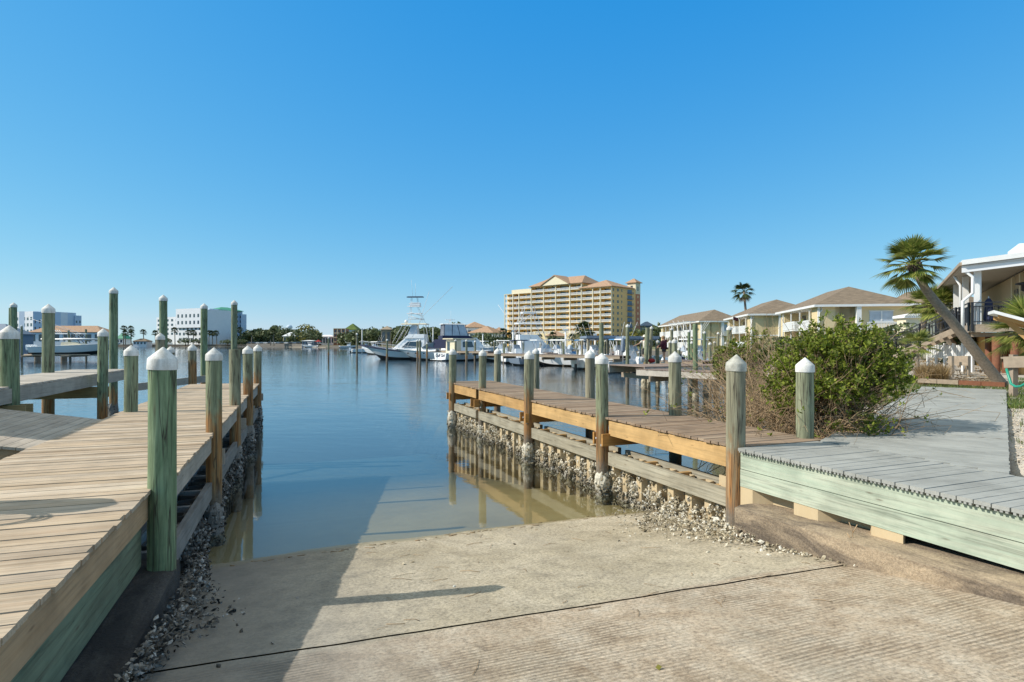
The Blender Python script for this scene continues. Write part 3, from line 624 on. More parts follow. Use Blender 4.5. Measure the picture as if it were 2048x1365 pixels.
def piling(label, X, Y, ztop, d=.25, cap='cap', lean=(0, 0), crust=None, tint=.5, stain=1.2, group=None, zb=-1.9, dark=False, n=20, capscale=1.0, captilt=0, bolts=0):
    SEED[0] += 1; r = d/2; lr = random.Random(SEED[0])
    if lean == (0, 0) and Y < 60: lean = (lr.uniform(-.009, .009), lr.uniform(-.009, .009)); X -= lean[0]*2; Y -= lean[1]*2
    hc = .232*r/.13
    zt = ztop-(hc*.96 if cap else 0)
    mb = MB(); post_mesh(mb, r, zt+(.06 if cap else 0), zb, SEED[0], lean, n)
    o = mb.build('dock_piling', M['pile'], at=(X, Y, 0), local=True, sharp=50); tag(o, label, 'piling', group); o['tint'] = float(tint); o['stain'] = float(stain)
    if cap:
        c = cap_mesh(r*capscale).build('piling_cap', M[cap], o, local=True, sharp=40); c.location = (lean[0]*zt, lean[1]*zt, zt-.03); c.rotation_euler = (captilt, captilt*.6, SEED[0])
    if bolts:
        mb = MB(); mb.tube([(-r*.96, -.12*r, bolts), (-r*1.16, -.12*r, bolts)], .02, 8); mb.tube([(-.35*r, -r*.9, bolts-.12), (-.4*r, -r*1.12, bolts-.12)], .022, 8); mb.build('bolt', M['steel'], o, local=True)
    if crust:
        z0, z1, dens = crust; rr = random.Random(SEED[0]); mb = MB()
        prof = [(r*1.0, z0)]+[(r*(1.12+.22*rr.random()), z0+(z1-z0)*k/6) for k in range(1, 6)]+[(r*1.0, z1)]
        mb.lathe((0,0,0), prof, 14, smooth=False)
        for v in mb.v: v += Vector((fbm(v.x*20, v.y*20, v.z*9), fbm(v.y*20, v.z*9, v.x*20), 0))*.03
        for k in range(int(dens*(z1-z0))):
            a = rr.uniform(0, 2*PI); z = z0+(z1-z0)*rr.betavariate(1.3, 1.6); q = r*rr.uniform(1.05, 1.5)*(1-.25*abs((z-z0)/(z1-z0)-.4))
            q = max(q, r*1.02); shellbit(mb, Vector((q*math.cos(a), q*math.sin(a), z)), (math.cos(a), math.sin(a), rr.uniform(-.3, .5)), rr.uniform(.022, .055), rr)
        mb.build('oyster_crust', M['dshell'] if dark else M['shell'], o, local=True)
    return o
# right dock, ramp side
piling('thick split piling with a big worn grey cap where the brown dock begins', 3.20, 8.58, 2.86, .262, cap='capold', tint=.12, stain=1.5, crust=(-.2, .42, 260), captilt=.03)
piling('white capped piling second from the near corner of the brown dock, oysters at its foot', *P(1204, 990, 11.9)[:2], 2.83, .245, tint=.5, stain=1.5, crust=(-.35, .48, 420), zb=-2.2, bolts=1.12)
piling('white capped piling midway along the ramp side of the brown dock', *P(1058, 924, 15.2)[:2], 2.84, .245, tint=.3, stain=1.75, crust=(-.3, .5, 420), zb=-2.2, bolts=1.12)
piling('white capped piling next to the outer corner of the brown dock', *P(965, 879, 18.85)[:2], 2.83, .23, tint=.35, stain=1.55, crust=(-.3, .45, 320), zb=-2.2, bolts=1.12)
piling('white capped piling at the outer left corner of the brown dock', *P(905, 858, 21.3)[:2], 2.84, .25, tint=.4, stain=1.7, crust=(-.3, .62, 360), zb=-2.2)
# right dock, far side
piling('short greyish green piling with white cap where brown boards meet the grey walkway', *P(1610, 875, 9.35)[:2], 2.80, .255, tint=.45, stain=.6)
piling('white capped piling on the far side of the brown dock, first beyond the walkway', *P(1350, 828, 12.1)[:2], 2.86, .245, tint=.25, stain=.6, crust=(-.3, .5, 200), dark=True)
piling('brownish piling with white cap midway along the far side of the brown dock', *P(1180, 795, 15.9)[:2], 2.85, .25, tint=.05, stain=.8, crust=(-.3, .5, 160), dark=True)
piling('slim white capped piling just right of and behind the midway piling of the brown dock', *P(1072, 775, 19.5)[:2], 2.87, .215, tint=.2, stain=.9)
piling('white capped piling at the outer far corner of the brown dock', *P(995, 763, 22.4)[:2], 2.84, .25, tint=.2, stain=.8, crust=(-.3, .5, 160), dark=True)
# left dock, ramp side
piling('thick bright green piling with white cap on the black kerb by the left dock', -3.44, 5.9, 2.985, .248, tint=1.0, stain=.55, zb=.3, captilt=-.03, n=28)
piling('green and orange piling with white cap, second along the left dock beside the ramp', *P(428, 1066, 9.52)[:2], 2.955, .232, tint=.62, stain=1.95, crust=(-.3, .5, 420), dark=True)
piling('flat topped piling without a cap on the ramp side of the left dock', *P(470, 957, 13.4)[:2], 2.86, .235, cap=None, tint=.3, stain=1.7, crust=(-.3, .72, 420), dark=True)
piling('white capped piling next to the end of the left dock, orange below deck level', *P(496, 912, 16.1)[:2], 2.96, .245, tint=.4, stain=2.1, crust=(-.3, .8, 380), dark=True)
piling('white capped piling at the outer right corner of the left dock', *P(515, 866, 20.3)[:2], 2.98, .255, tint=.35, stain=1.9, crust=(-.3, .9, 340), dark=True)
# left dock, far side and around
piling('squat dark green piling with white cap on the far edge of the left dock', *P(262, 825, 12.15)[:2], 2.985, .245, tint=.65, stain=1.0)
piling('short orange stained piling with white cap at the end of the left dock', *P(385, 770, 20.6)[:2], 3.0, .26, tint=.25, stain=2.4)
piling('tall slim green piling just behind the end of the left dock', *P(408, 838, 24.0)[:2], 4.62, .25, tint=.9, stain=1.75)
piling('tall capped piling rising behind the flat topped piling', *P(468, 800, 26.5)[:2], 4.93, .25, tint=.55, stain=1.0)
piling('tall green piling with greyish cap behind the green kerb piling', *P(327, 800, 23)[:2], 4.88, .275, tint=.85, stain=1.0)
piling('short grey piling with white cap in front of the tall green one', *P(321, 800, 18.0)[:2], 3.34, .24, tint=.05, stain=1.0)
piling('low piling whose white cap peeps over the green kerb piling', *P(341, 800, 20.5)[:2], 2.92, .25, tint=.2, stain=1.0)
# higher dock
piling('stout green piling with white cap at the front left of the higher dock', *P(20, 984, 12.15)[:2], 3.385, .315, tint=.85, stain=1.2)
piling('green piling with white cap at the front right of the higher dock', *P(205.5, 890, 16.55)[:2], 3.43, .248, tint=.75, stain=1.5)
piling('fat grey green piling with white cap behind the higher dock, beside the lifted boat', *P(96.5, 888, 17.7)[:2], 4.18, .305, tint=.55, stain=1.55)
piling('tallest green piling with white cap behind the higher dock', *P(227, 842, 23.2)[:2], 5.19, .285, tint=.8, stain=1.2, crust=(-.3, .7, 120), dark=True)
piling('distant tall green piling with white cap beside the left picture edge', *P(28, 800, 27)[:2], 4.86, .25, tint=.9, stain=1.0)
piling('stubby uncapped piling lashed to the distant tall piling at the left edge', *P(22.5, 800, 27.2)[:2], 4.6, .2, cap=None, tint=.9, stain=1.0)
# added out of view for their shadows: widened piling, hose coil, gangway roof
pl = piling('unseen white capped piling, widened for its shadow, with a hose hung on it', -5.30, 5.05, 2.98, .46, tint=.7, stain=1.0)
mb = MB()
for k in range(3):
    c = Vector((-5.25-.02*k, 4.85, 2.36-.03*k)); pts = [c+Vector((.16*math.cos(a)*.3, .22*math.cos(a), .34*math.sin(a))) for a in lin(0, 2*PI, 20)]
    pts = [p+Vector((.02, -.20, 0)) for p in pts]; mb.tube(pts, .014, 6)
h = mb.build('added_hose_coil', M['hose'], at=(-5.3, 5.3, 2.4)); tag(h, 'coil of hose added on the unseen piling for its looped shadow', 'hose')
cp = empty('shade_canopy', FL.pt(5.5, -8), 'unseen roof on posts added to shade the gangway', 'boat lift')  # roof on posts, added out of view only to shade the gangway
FLc = FL
mb = MB(); mb.fbox(FL, 4.6, 7.75, -9.0, -5.85, 4.4, 4.55); mb.build('roof', M['white'], cp)
for s in (4.8, 7.5):
    for t in (-8.8, -6.05):
        mb = MB(); q = FL.pt(s, t, -1.5); mb.tube([q, FL.pt(s, t, 4.4)], .12, 12); mb.build('post', M['oldtimber'], cp)
# ------------------------------------------------------------------ far land
FARLAND = [(34, 70.5), (36, 95), (33, 130), (30, 190), (14, 228), (-8, 240), (-52, 290), (-95, 385), (-130, 432), (-200, 500), (-330, 520), (-420, 480), (-600, 430), (-1200, 420), (-1200, 1600), (1200, 1600), (1200, 60), (60, 75.5)]
def mat_land():
    t = NT('far_shore_ground'); p = t.pos(); n = t.noise(p, .05, 5, .6); f = t.noise(p, .7, 5, .7)
    c = t.mix(t.ramp(n, [(.42, 0), (.55, 1)]), (.34, .29, .20), (.10, .14, .04)); c = t.mix(1, c, t.ramp(f, [(.3, .6), (.7, 1.2)]), 'MULTIPLY')
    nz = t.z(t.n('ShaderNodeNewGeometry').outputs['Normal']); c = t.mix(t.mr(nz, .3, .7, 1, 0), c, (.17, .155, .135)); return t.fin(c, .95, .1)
mb = MB(); mb.prism(FARLAND, -3, 1.35); tag(mb.build('terrain', mat_land()), kind='structure')
mb = MB()
for a, b in zip(FARLAND[8:12], FARLAND[9:13]):
    A, B = Vector((*a, 0)), Vector((*b, 0)); n = Vector((-(B-A).y, (B-A).x, 0)).normalized(); n = n if n.y < 0 else -n
    mb.hexa(A-n*.4+Vector((0,0,-1)), B-A, n*5, Vector((0,0,1.12)))
tag(mb.build('beach', M['sand']), kind='structure')

def V2(px, Y): return Vector((GX(px, Y), Y, 0))
def away(A, B):
    n = Vector((-(B-A).y, (B-A).x, 0)).normalized(); return n if n.y > 0 else -n
def slab(mb, A, B, depth, z0, z1, m=0):
    n = away(A, B); mb.hexa(A+Vector((0,0,z0)), B-A, n*depth, Vector((0,0,z1-z0)), m)
def onwall(mb, A, B, u0, u1, z0, z1, proud=.05, th=.1, m=0):
    """a panel standing proud of the facade A-B between distances u0 and u1"""
    d = (B-A).normalized(); n = away(A, B); mb.hexa(A+d*u0-n*proud+Vector((0,0,z0)), d*(u1-u0), n*th, Vector((0,0,z1-z0)), m)
def solve(A, B, px):
    k = (px-1024)/F; u = (B-A).normalized(); return (k*A.y-A.x)/(u.x-k*u.y)
def hip(mb, A, B, depth, z, h, over=.6, m=0, ridge=.5, th=.25):
    u = (B-A).normalized(); n = away(A, B); L = (B-A).length
    a, b = A-u*over-n*over, B+u*over-n*over; c, d = b+n*(depth+2*over), a+n*(depth+2*over)
    L2, D2 = L+2*over, depth+2*over
    if L2 >= D2: r0, r1 = a+n*D2/2+u*min(L2*.5, D2*ridge), a+n*D2/2+u*(L2-min(L2*.5, D2*ridge))
    else: r0, r1 = a+u*L2/2+n*L2*ridge, a+u*L2/2+n*(D2-L2*ridge)
    Z = Vector((0,0,z)); T = Vector((0,0,th)); H = Vector((0,0,z+h))
    vs = [a+Z, b+Z, c+Z, d+Z, a+Z+T, b+Z+T, c+Z+T, d+Z+T, r0+H, r1+H]
    if L2 >= D2: top = [(4,5,9,8), (5,6,9), (6,7,8,9), (7,4,8)]
    else: top = [(4,5,8), (5,6,9,8), (6,7,9), (7,4,8,9)]
    mb.add(vs, [(3,2,1,0), (0,1,5,4), (1,2,6,5), (2,3,7,6), (3,0,4,7)]+top, m)

# ------------------------------------------------------------------ big yellow condominium
def condo():
    L, Rr = Vector((-4.4, 356, 0)), Vector((50.6, 305, 0)); n = away(L, Rr); u = (Rr-L).normalized()
    t = empty('condominium', (24, 330, 0), 'large yellow condominium block with tiers of white railed balconies and terracotta roofs', 'apartment block')
    px = [1009.5, 1026, 1038, 1062.6, 1087.5, 1111.5, 1140, 1163, 1185.6, 1200.8, 1223.4]
    c = [solve(L, Rr, p) for p in px]; Lt = (Rr-L).length; fl = 2.98; z0 = 2.2
    rec = 2.3
    mb = MB(); A2, B2 = L+n*rec, Rr+n*rec
    slab(mb, A2, B2, 19, 0, z0+10*fl); mb.build('wall', M['yel'], t)
    a, b = L+u*c[3], L+u*c[7]
    mb = MB(); slab(mb, a+n*(rec+.3), b+n*(rec+.3), 18, z0+10*fl, z0+11*fl); mb.build('penthouse_wall', M['yel'], t)
    mb = MB()
    for i, x in enumerate(c):
        top = z0+(11 if 3 <= i <= 7 else 10)*fl; w_ = .22
        onwall(mb, L, Rr, max(0, x-w_), min(Lt, x+w_), 0, top, .3, .75)
    mb.build('column', M['crm'], t)
    mb = MB()
    for i in range(1, 10):
        x = c[i]; onwall(mb, L, Rr, x-.12, x+.12, 0, z0+(11 if 3 <= i <= 7 else 10)*fl, -.5, rec-.2)
    mb.build('dividing_wall', M['yel'], t)
    rr = random.Random(3)
    for k in range(1, 11):
        for i in range(10):
            if k == 10 and not 3 <= i < 7: continue
            z = z0+k*fl; mb = MB(); a, b = c[i]+.35, c[i+1]-.35
            onwall(mb, L, Rr, a-.3, b+.3, z-.2, z, .0, rec+.2)
            bal = mb.build('balcony', M['crm'], t)
            mb = MB(); onwall(mb, L, Rr, a, b, z+.92, z+1.1, .05, .12); onwall(mb, L, Rr, a, b, z+.1, z+.28, .05, .12)
            q = a
            while q < b: onwall(mb, L, Rr, q, q+.24, z+.1, z+1.0, .02, .07); q += .62
            mb.build('railing', M['wallw'], bal)
            mb = MB(); w_ = (b-a)
            f0 = .12 if i % 2 else .42; onwall(mb, A2, B2, a+w_*f0, a+w_*(f0+.42), z+.05, z+2.15, .06, .1)
            if w_ > 6: onwall(mb, A2, B2, a+w_*(f0+.46 if f0 < .3 else f0-.28), a+w_*(f0+.6 if f0 < .3 else f0-.12), z+.6, z+2.0, .06, .1)
            mb.build('balcony_door', M['glass'], t)
    # right flank
    S0_, S1_ = Rr+n*.0, Vector((66.2, 321.6, 0)); n2 = -u
    fl_ = S1_-S0_; ln = fl_.length; fu = fl_.normalized()
    def onflank(mb, a, b, z_, z1, proud=.05, th=.12): mb.hexa(S0_+fu*a+u*proud+Vector((0,0,z_)), fu*(b-a), -u*th, Vector((0,0,z1-z_)))
    mb = MB(); mb.hexa(S0_+fu*.3+Vector((0,0,0)), fu*(ln-.3), -u*.5, Vector((0,0,z0+10*fl))); mb.build('flank_wall', M['yelf'], t)
    for k in range(1, 10):
        z = z0+k*fl
        for a, b in ((1.2, 2.2), (5, 6.6), (9, 9.7)):
            mb = MB(); onflank(mb, a, b, z+.7, z+2.1); mb.build('window', M['glass'], t)
        mb = MB(); onflank(mb, 14.5, 19.5, z, z+.15, 1.1, 1.2); mb2 = mb
        for q in range(11): onflank(mb, 14.5+q*.48, 14.6+q*.48, z+.1, z+1.0, 1.08, .08)
        onflank(mb, 14.5, 19.5, z+1.0, z+1.1, 1.1, .1); onflank(mb, 14.8, 19.2, z+.2, z+2.2, .05, .1); mb.build('dark_balcony', M['dkblue'], t)
    # tower
    T0 = S1_+fu*.2; mb = MB(); mb.hexa(T0, fu*4.6, -u*5, Vector((0,0,29.5))); mb.build('tower_shaft', M['pink'], t)
    mb = MB(); mb.hexa(T0+Vector((0,0,29.5)), fu*4.7, -u*5.2, Vector((0,0,6))); mb.build('tower_top', M['crm'], t)
    for k in range(9):
        mb = MB(); mb.hexa(T0+fu*1.7+u*.04+Vector((0,0,3.5+k*2.98)), fu*1.0, -u*.1, Vector((0,0,1.3))); mb.build('window', M['yelp'], t)
    mb = MB(); mb.hexa(T0+fu*1.7+u*.04+Vector((0,0,31.2)), fu*1.1, -u*.1, Vector((0,0,2.4))); mb.build('window', M['glass'], t); mb = MB(); mb.hexa(T0-fu*.04-u*3.2+Vector((0,0,31)), fu*.1, u*1.4, Vector((0,0,3))); mb.build('window', M['glass'], t)
    mb = MB(); hip(mb, T0-u*5.1, T0, 4.7, 35.5, 2.6, .9); mb.build('tower_roof', M['terra'], t)
    # roofs
    a, b = L+u*(c[7]-.5), Rr
    mb = MB(); hip(mb, a-n*.3, b-n*.3, 21, z0+10*fl, 4.6, .8); mb.build('roof', M['terra'], t)
    a, b = L+u*(c[3]-.3), L+u*(c[7]+.3); z = z0+11*fl
    mb = MB(); hip(mb, a-n*.2, b-n*.2, 20, z, 5.2, .9, ridge=.28); mb.build('roof', M['terra'], t)
    # centre pediment
    g0, g1, ap = L+u*solve(L, Rr, 1086), L+u*solve(L, Rr, 1140), L+u*solve(L, Rr, 1112.5); zt = Vector((0,0,z+.0)); za = Vector((0,0,z+5.0))
    mb = MB(); f_ = -n*1.4; mb.add([g0+f_+zt, g1+f_+zt, ap+f_+za, g0+n*9+zt, g1+n*9+zt, ap+n*9+za], [(0,1,2), (5,4,3), (0,3,4,1)]); mb.build('pediment', M['crm'], t)
    mb = MB(); e = Vector((0,0,.5)); k_ = u*.9
    for p, q in ((g0-k_, ap), (g1+k_, ap)):
        zz = za; mb.add([p-n*1.9+zt-e*.3, q-n*1.9+zz, q+n*9+zz, p+n*9+zt-e*.3, p-n*1.9+zt+e*.5, q-n*1.9+zz+e, q+n*9+zz+e, p+n*9+zt+e*.5], [(0,1,2,3), (7,6,5,4), (0,4,5,1), (1,5,6,2), (2,6,7,3), (3,7,4,0)])
    mb.build('pediment_roof', M['terra'], t)
    mb = MB(); slab(mb, L+u*(c[1]-1)-n*.1, L+u*c[3]-n*.1, 3, z0+10*fl, z0+10*fl+2.2); mb.build('parapet', M['crm'], t)
    mb = MB(); slab(mb, L-n*.2, Rr-n*.2, 3.2, z0+10*fl-.28, z0+10*fl-.02); slab(mb, L+u*c[3]-n*.2, L+u*c[7]-n*.2, 2.4, z-.28, z-.02); mb.build('cornice', M['crm'], t)
    # entrance terrace
    mb = MB(); slab(mb, L+u*c[4]-n*9, L+u*c[7]-n*9, 8.8, 0, 8.2); mb.build('terrace', M['yelp'], t)
    mb = MB(); 
    for q in range(12): onwall(mb, L+u*c[4]-n*9, L+u*c[7]-n*9, 1+q*2.7, 1.5+q*2.7, 8.2, 9.3, .1, .4)
    onwall(mb, L+u*c[4]-n*9, L+u*c[7]-n*9, 0, 33, 9.2, 9.5, .1, .4); mb.build('terrace_railing', M['crm'], t)
condo()
def small_house(name, label, cat, pa, pb, Y, depth, zt, rh, wall, roof, win=0, wm='glass', tilt=0, z0=1.2, over=.7, rows=1, kind='hip'):
    A, B = V2(pa, Y), V2(pb, Y+tilt); t = empty(name, ((A.x+B.x)/2, Y+depth/2, 0), label, cat)
    mb = MB(); slab(mb, A, B, depth, 0, zt); mb.build('wall', M[wall], t)
    if roof:
        mb = MB(); hip(mb, A, B, depth, zt, rh, over); mb.build('roof', M[roof], t)
    L = (B-A).length
    for r in range(rows):
        h = (zt-z0)/rows
        for i in range(win):
            w_ = L/win; mb = MB(); onwall(mb, A, B, i*w_+w_*.22, i*w_+w_*.78, z0+r*h+h*.3, z0+r*h+h*.85, .06, .1); mb.build('window', M[wm], t)
    return t, A, B
small_house('gatehouse', 'little yellow gatehouse with red hipped roof below the yellow condominium', 'gatehouse', 1094, 1132, 262, 8, 6.0, 2.6, 'yelp', 'terra', 4)
small_house('villa', 'white villa with stacked terracotta roofs left of the yellow condominium', 'villa', 938, 985, 330, 16, 8.6, 4, 'wallw', 'terra', 5, rows=2, tilt=-6)
small_house('villa', 'upper white villa peeking above the stacked terracotta roofs', 'villa', 934, 975, 362, 14, 12.5, 3.8, 'wallw', 'terra', 4, tilt=4)
small_house('villa', 'cream villa with long terracotta roof touching the yellow condominium', 'villa', 986, 1010, 336, 14, 9.2, 3.0, 'wallw', 'terra', 4, rows=2)
small_house('house', 'dark slate roofed house right of the salmon tower', 'house', 1288, 1306, 330, 12, 12.5, 2.6, 'dkblue', 'dkblue', 3, rows=3)
# far-left shore buildings
def win_grid(t, A, B, cols, rows, z0, h, w=.45, hh=.5, mat='glass'):
    L = (B-A).length; k = L/cols
    for r in range(rows):
        for i in range(cols):
            mb = MB(); onwall(mb, A, B, i*k+k*(1-w)/2, i*k+k*(1+w)/2, z0+r*h+h*.25, z0+r*h+h*(.25+hh), .06, .1); mb.build('window', M[mat], t)
def white_block():
    t = empty('hotel', (-260, 545, 0), 'white stepped hotel with blue-shaded flank and green roof on the far shore', 'hotel')
    zz = lambda y: EYE+(HZ-y)*530/F
    A, B = V2(313, 545), V2(358, 530); mb = MB(); slab(mb, A, B, 22, 0, zz(634)); mb.build('wing', M['wallw'], t); win_grid(t, A, B, 5, 4, 9.5, 4.0)
    A, B = V2(356, 526), V2(404, 512); mb = MB(); slab(mb, A, B, 30, 0, zz(621)); mb.build('wing', M['wallw'], t); win_grid(t, A, B, 6, 6, 4, 4.7)
    mb = MB(); onwall(mb, A, B, -.6, (B-A).length+.6, 16.5, zz(621)+.8, 1.6, 1.7); mb.build('overhang', M['wallw'], t)
    win_grid(t, A-away(A, B)*1.6, B-away(A, B)*1.6, 6, 2, 18, 5.8, .4, .5)
    mb = MB(); C_ = V2(413, 540); mb.lathe(C_, [(6, 0), (6, zz(620))], 20); mb.build('stair_tower', M['bluew'], t)
    A, B = V2(419, 520), V2(471, 545); mb = MB(); slab(mb, A, B, 20, 0, zz(619)); mb.build('flank', M['bluew'], t)  # white hotel's shaded side, its shade painted as pale blue
    mb = MB(); onwall(mb, A, B, 11, 11.9, zz(627), zz(624.5)); mb.build('window', M['glass'], t)
    mb = MB(); hip(mb, V2(437, 528), V2(486, 550), 18, zz(621), 3.4, .5); mb.build('roof', M['greenroof'], t)
    A, B = V2(471, 548), V2(485, 552); mb = MB(); slab(mb, A, B, 16, 0, zz(621)); mb.build('wing', M['bluew'], t); win_grid(t, A, B, 2, 6, 4, 4.2)
    A, B = V2(482, 548), V2(493, 550); mb = MB(); slab(mb, A, B, 16, zz(674), zz(627)); slab(mb, A+Vector((.8,1,0)), A+Vector((3,1,0)), 12, 0, zz(674)); mb.build('wing', M['bluew'], t)
white_block()
def white_block2():
    t = empty('hotel', (-375, 480, 0), 'white flat roofed hotel behind the lifted boat', 'hotel')
    zz = lambda y: EYE+(HZ-y)*470/F
    A, B = V2(18, 478), V2(66, 462); mb = MB(); slab(mb, A, B, 24, 0, zz(624)); mb.build('wing', M['wallw'], t); win_grid(t, A, B, 7, 4, 5, 4.9, .5, .5)
    A, B = V2(66, 461), V2(84, 463); mb = MB(); slab(mb, A, B, 24, 0, zz(625)); mb.build('wing', M['bluew'], t); win_grid(t, A, B, 2, 3, 6, 5.5, .3, .5)
    A, B = V2(84, 464), V2(152, 492); mb = MB(); slab(mb, A, B, 22, 0, zz(623.5)); mb.build('flank', M['bluew'], t)
    A, B = V2(150, 490), V2(163, 494); mb = MB(); slab(mb, A, B, 14, 0, zz(629)); mb.build('wing', M['bluew'], t); win_grid(t, A, B, 2, 4, 4, 4.8, .4, .4)
white_block2()
small_house('boathouse', 'long low dock house with orange tiled roof behind the lifted boat', 'boathouse', 58, 202, 360, 14, 9.5, 4.2, 'wallw', 'terra', 9, z0=2)
small_house('house', 'low house with blue grey gabled roof at the left picture edge', 'house', -60, 16, 300, 16, 7.5, 5.5, 'dkblue', 'dkblue', 3)
small_house('house', 'dark green roofed cottage among palms on the far left shore', 'house', 232, 246, 540, 12, 7, 5, 'wallw', 'greenroof', 2)
small_house('pavilion', 'low shore pavilion with shallow tan roof left of the white stepped hotel', 'pavilion', 266, 293, 505, 8, 4.5, 2.5, 'wallw', 'brownroof', 4)
# pink frame building and its neighbours
t, A, B = small_house('apartment_house', 'salmon framed three storey apartment house on the far shore', 'apartment house', 667, 691, 470, 10, 14.5, .1, 'pink', None, 0)
mb = MB(); Lw = (B-A).length
for i in range(4): onwall(mb, A, B, i*Lw/3-.25*(i > 0), i*Lw/3+.25, 2, 14.5, .5, .6)
for r in range(4): onwall(mb, A, B, 0, Lw, 4.0+r*3.5-.25, 4.0+r*3.5+.25, .55, .7)
mb.build('balcony_frame', M['crm'], t); win_grid(t, A, B, 3, 3, 4, 3.4, .5, .5)
small_house('house', 'hilltop house with pale green hipped roof above the salmon apartment house', 'house', 689, 714, 560, 16, 15.5, 6.0, 'wallw', 'lawn', 3)
small_house('house', 'long low white house left of the salmon apartment house', 'house', 634, 668, 480, 9, 8.2, 1.6, 'wallw', 'wallw', 6)
small_house('house', 'tan gabled house among the trees below the water tower', 'house', 566, 590, 520, 9, 9.0, 3.6, 'yelp', 'wallw', 3)
small_house('boathouse', 'open white roofed boathouse on the far waterfront', 'boathouse', 604, 628, 452, 7, 4.6, .8, 'dkblue', 'wallw', 4)
small_house('house', 'grey shingled house among trees behind the sportfishing boat', 'house', 762, 782, 400, 8, 12.0, 2.6, 'oldtimber', 'oldtimber', 2)
t = empty('umbrella', V2(637, 450), 'red parasol on the far waterfront', 'umbrella'); mb = MB(); mb.lathe(V2(637, 450), [(2.6, 4.2), (.05, 5.6)], 8, smooth=False); mb.build('canopy', M['red'], t); mb = MB(); mb.tube([V2(637, 450)+Vector((0,0,1)), V2(637, 450)+Vector((0,0,4.4))], .08, 6); mb.build('pole', M['white'], t)
t = empty('water_tower', V2(579, 900), 'distant pale globe water tower above the treeline', 'water tower'); mb = MB(); mb.sphere(V2(579, 900)+Vector((0,0,27)), 4.4, 16, 0, (1, 1, .85)); mb.build('tank', M['bluew'], t); mb = MB(); mb.lathe(V2(579, 900), [(2.2, 0), (1.1, 4), (1.0, 22), (2.2, 25)], 14); mb.build('stem', M['bluew'], t)
mb = MB(); A, B = V2(493, 500), V2(606, 462); slab(mb, A, B, 2, -1, 2.6); tag(mb.build('sea_wall', M['wallg'], at=V2(550, 480)), 'long grey concrete seawall below the far car park', 'seawall')
mb = MB(); A, B = V2(232, 516), V2(493, 512); slab(mb, A, B, 1.5, -1, 2.0); tag(mb.build('sea_wall', M['wallg'], at=V2(350, 516)), 'low concrete seawall in front of the white stepped hotel', 'seawall')
mb = MB(); A, B = V2(236, 524), V2(345, 524); slab(mb, A, B, .2, 1, 3.6); tag(mb.build('fence', M['wallw'], at=V2(290, 524)), 'pale fence along the far left beach', 'fence')
# cars on the far car park
def car(loc, rz, label, mat):
    t = empty('parked_car', loc, label, 'car', rz, 'cars parked along the far seawall')
    mb = MB(); mb.prism([(-2.2, -.85), (2.2, -.85), (2.25, 0), (2.2, .85), (-2.2, .85)], .35, .95); mb.build('body', M[mat], t, local=True)
    mb = MB(); mb.add([(-1.9,-.8,.95), (1.1,-.8,.95), (1.1,.8,.95), (-1.9,.8,.95), (-1.4,-.68,1.55), (.4,-.68,1.55), (.4,.68,1.55), (-1.4,.68,1.55)], [(4,5,6,7), (0,1,5,4), (1,2,6,5), (2,3,7,6), (3,0,4,7)]); mb.build('cabin', M['glass'], t, local=True)
    for x in (-1.35, 1.35):
        for y in (-.8, .8):
            mb = MB(); mb.tube([(x, y-.1, .33), (x, y+.1, .33)], .33, 10); mb.build('wheel', M['black'], t, local=True)
    return t
CARC = ['dkblue', 'black', 'white', 'dkblue', 'white', 'black', 'white', 'dkblue', 'black', 'white', 'black', 'dkblue', 'black']
CWORD = dict(dkblue='blue grey', black='black', white='white')
ORD = ['first', 'second', 'third', 'fourth', 'fifth', 'sixth', 'seventh', 'eighth', 'ninth', 'tenth', 'eleventh', 'twelfth', 'thirteenth', 'fourteenth', 'fifteenth', 'sixteenth']
for i, m_ in enumerate(CARC):
    px = 499+i*8.3; Y = 508-(px-493)*.336
    car(V2(px, Y)+Vector((0,0,2.62)), -.35, '%s car parked %s right of the white stepped hotel along the seawall' % (CWORD[m_], ORD[i]), m_)
mb = MB(); A, B = V2(493, 503), V2(606, 465); slab(mb, A, B, 26, 1.3, 2.6); tag(mb.build('car_park', M['asph']), kind='structure')

# ------------------------------------------------------------------ trees
def cards(mb, c, rad, n, size, rr, lump=.35):
    c = Vector(c); lumps = [Vector((rr.gauss(0, .5), rr.gauss(0, .5), rr.gauss(.15, .4))) for _ in range(9)]
    for _ in range(n):
        l = rr.choice(lumps); v = l+Vector((rr.gauss(0, lump), rr.gauss(0, lump), rr.gauss(0, lump*.8)))
        if v.length > 1.15: v *= 1.1/v.length
        p = c+Vector((v.x*rad[0], v.y*rad[1], v.z*rad[2])); nr = (v.normalized()*.8+Vector((rr.gauss(0, 1), rr.gauss(0, 1), rr.gauss(.3, 1)))).normalized()
        x = nr.orthogonal().normalized(); y = nr.cross(x); a = rr.uniform(0, 6.28); x, y = x*math.cos(a)+y*math.sin(a), y*math.cos(a)-x*math.sin(a)
        s = size*rr.uniform(.55, 1.3); mb.add([p-x*s, p-y*s*.6, p+x*s, p+y*s*.6], [(0,1,2,3)])
rr = random.Random(12); mb = MB()
def wood_run(pts, n, hfun, seed):
    rq = random.Random(seed)
    for i in range(n):
        px = pts[0]+(pts[1]-pts[0])*rq.random(); Y = rq.uniform(*pts[2]); h = hfun(px)*rq.uniform(.6, .9)
        r = rq.uniform(5, 9); cards(mb, (GX(px, Y), Y, 1+h*.52), (r, r, h*.5), 520, 1.25, rq, .38); cards(mb, (GX(px, Y)+rq.uniform(-4, 4), Y-4, 2.2), (6, 4, 2.4), 160, 1.0, rq, .45)
        mb.tube([(GX(px, Y), Y, 0), (GX(px, Y)+rq.uniform(-1, 1), Y, h*.6)], [.45, .2], 5)
wood_run((488, 725, (520, 620)), 58, lambda px: 14+4*math.sin((px-480)*.03)+(3 if 540 < px < 640 else 0), 1)
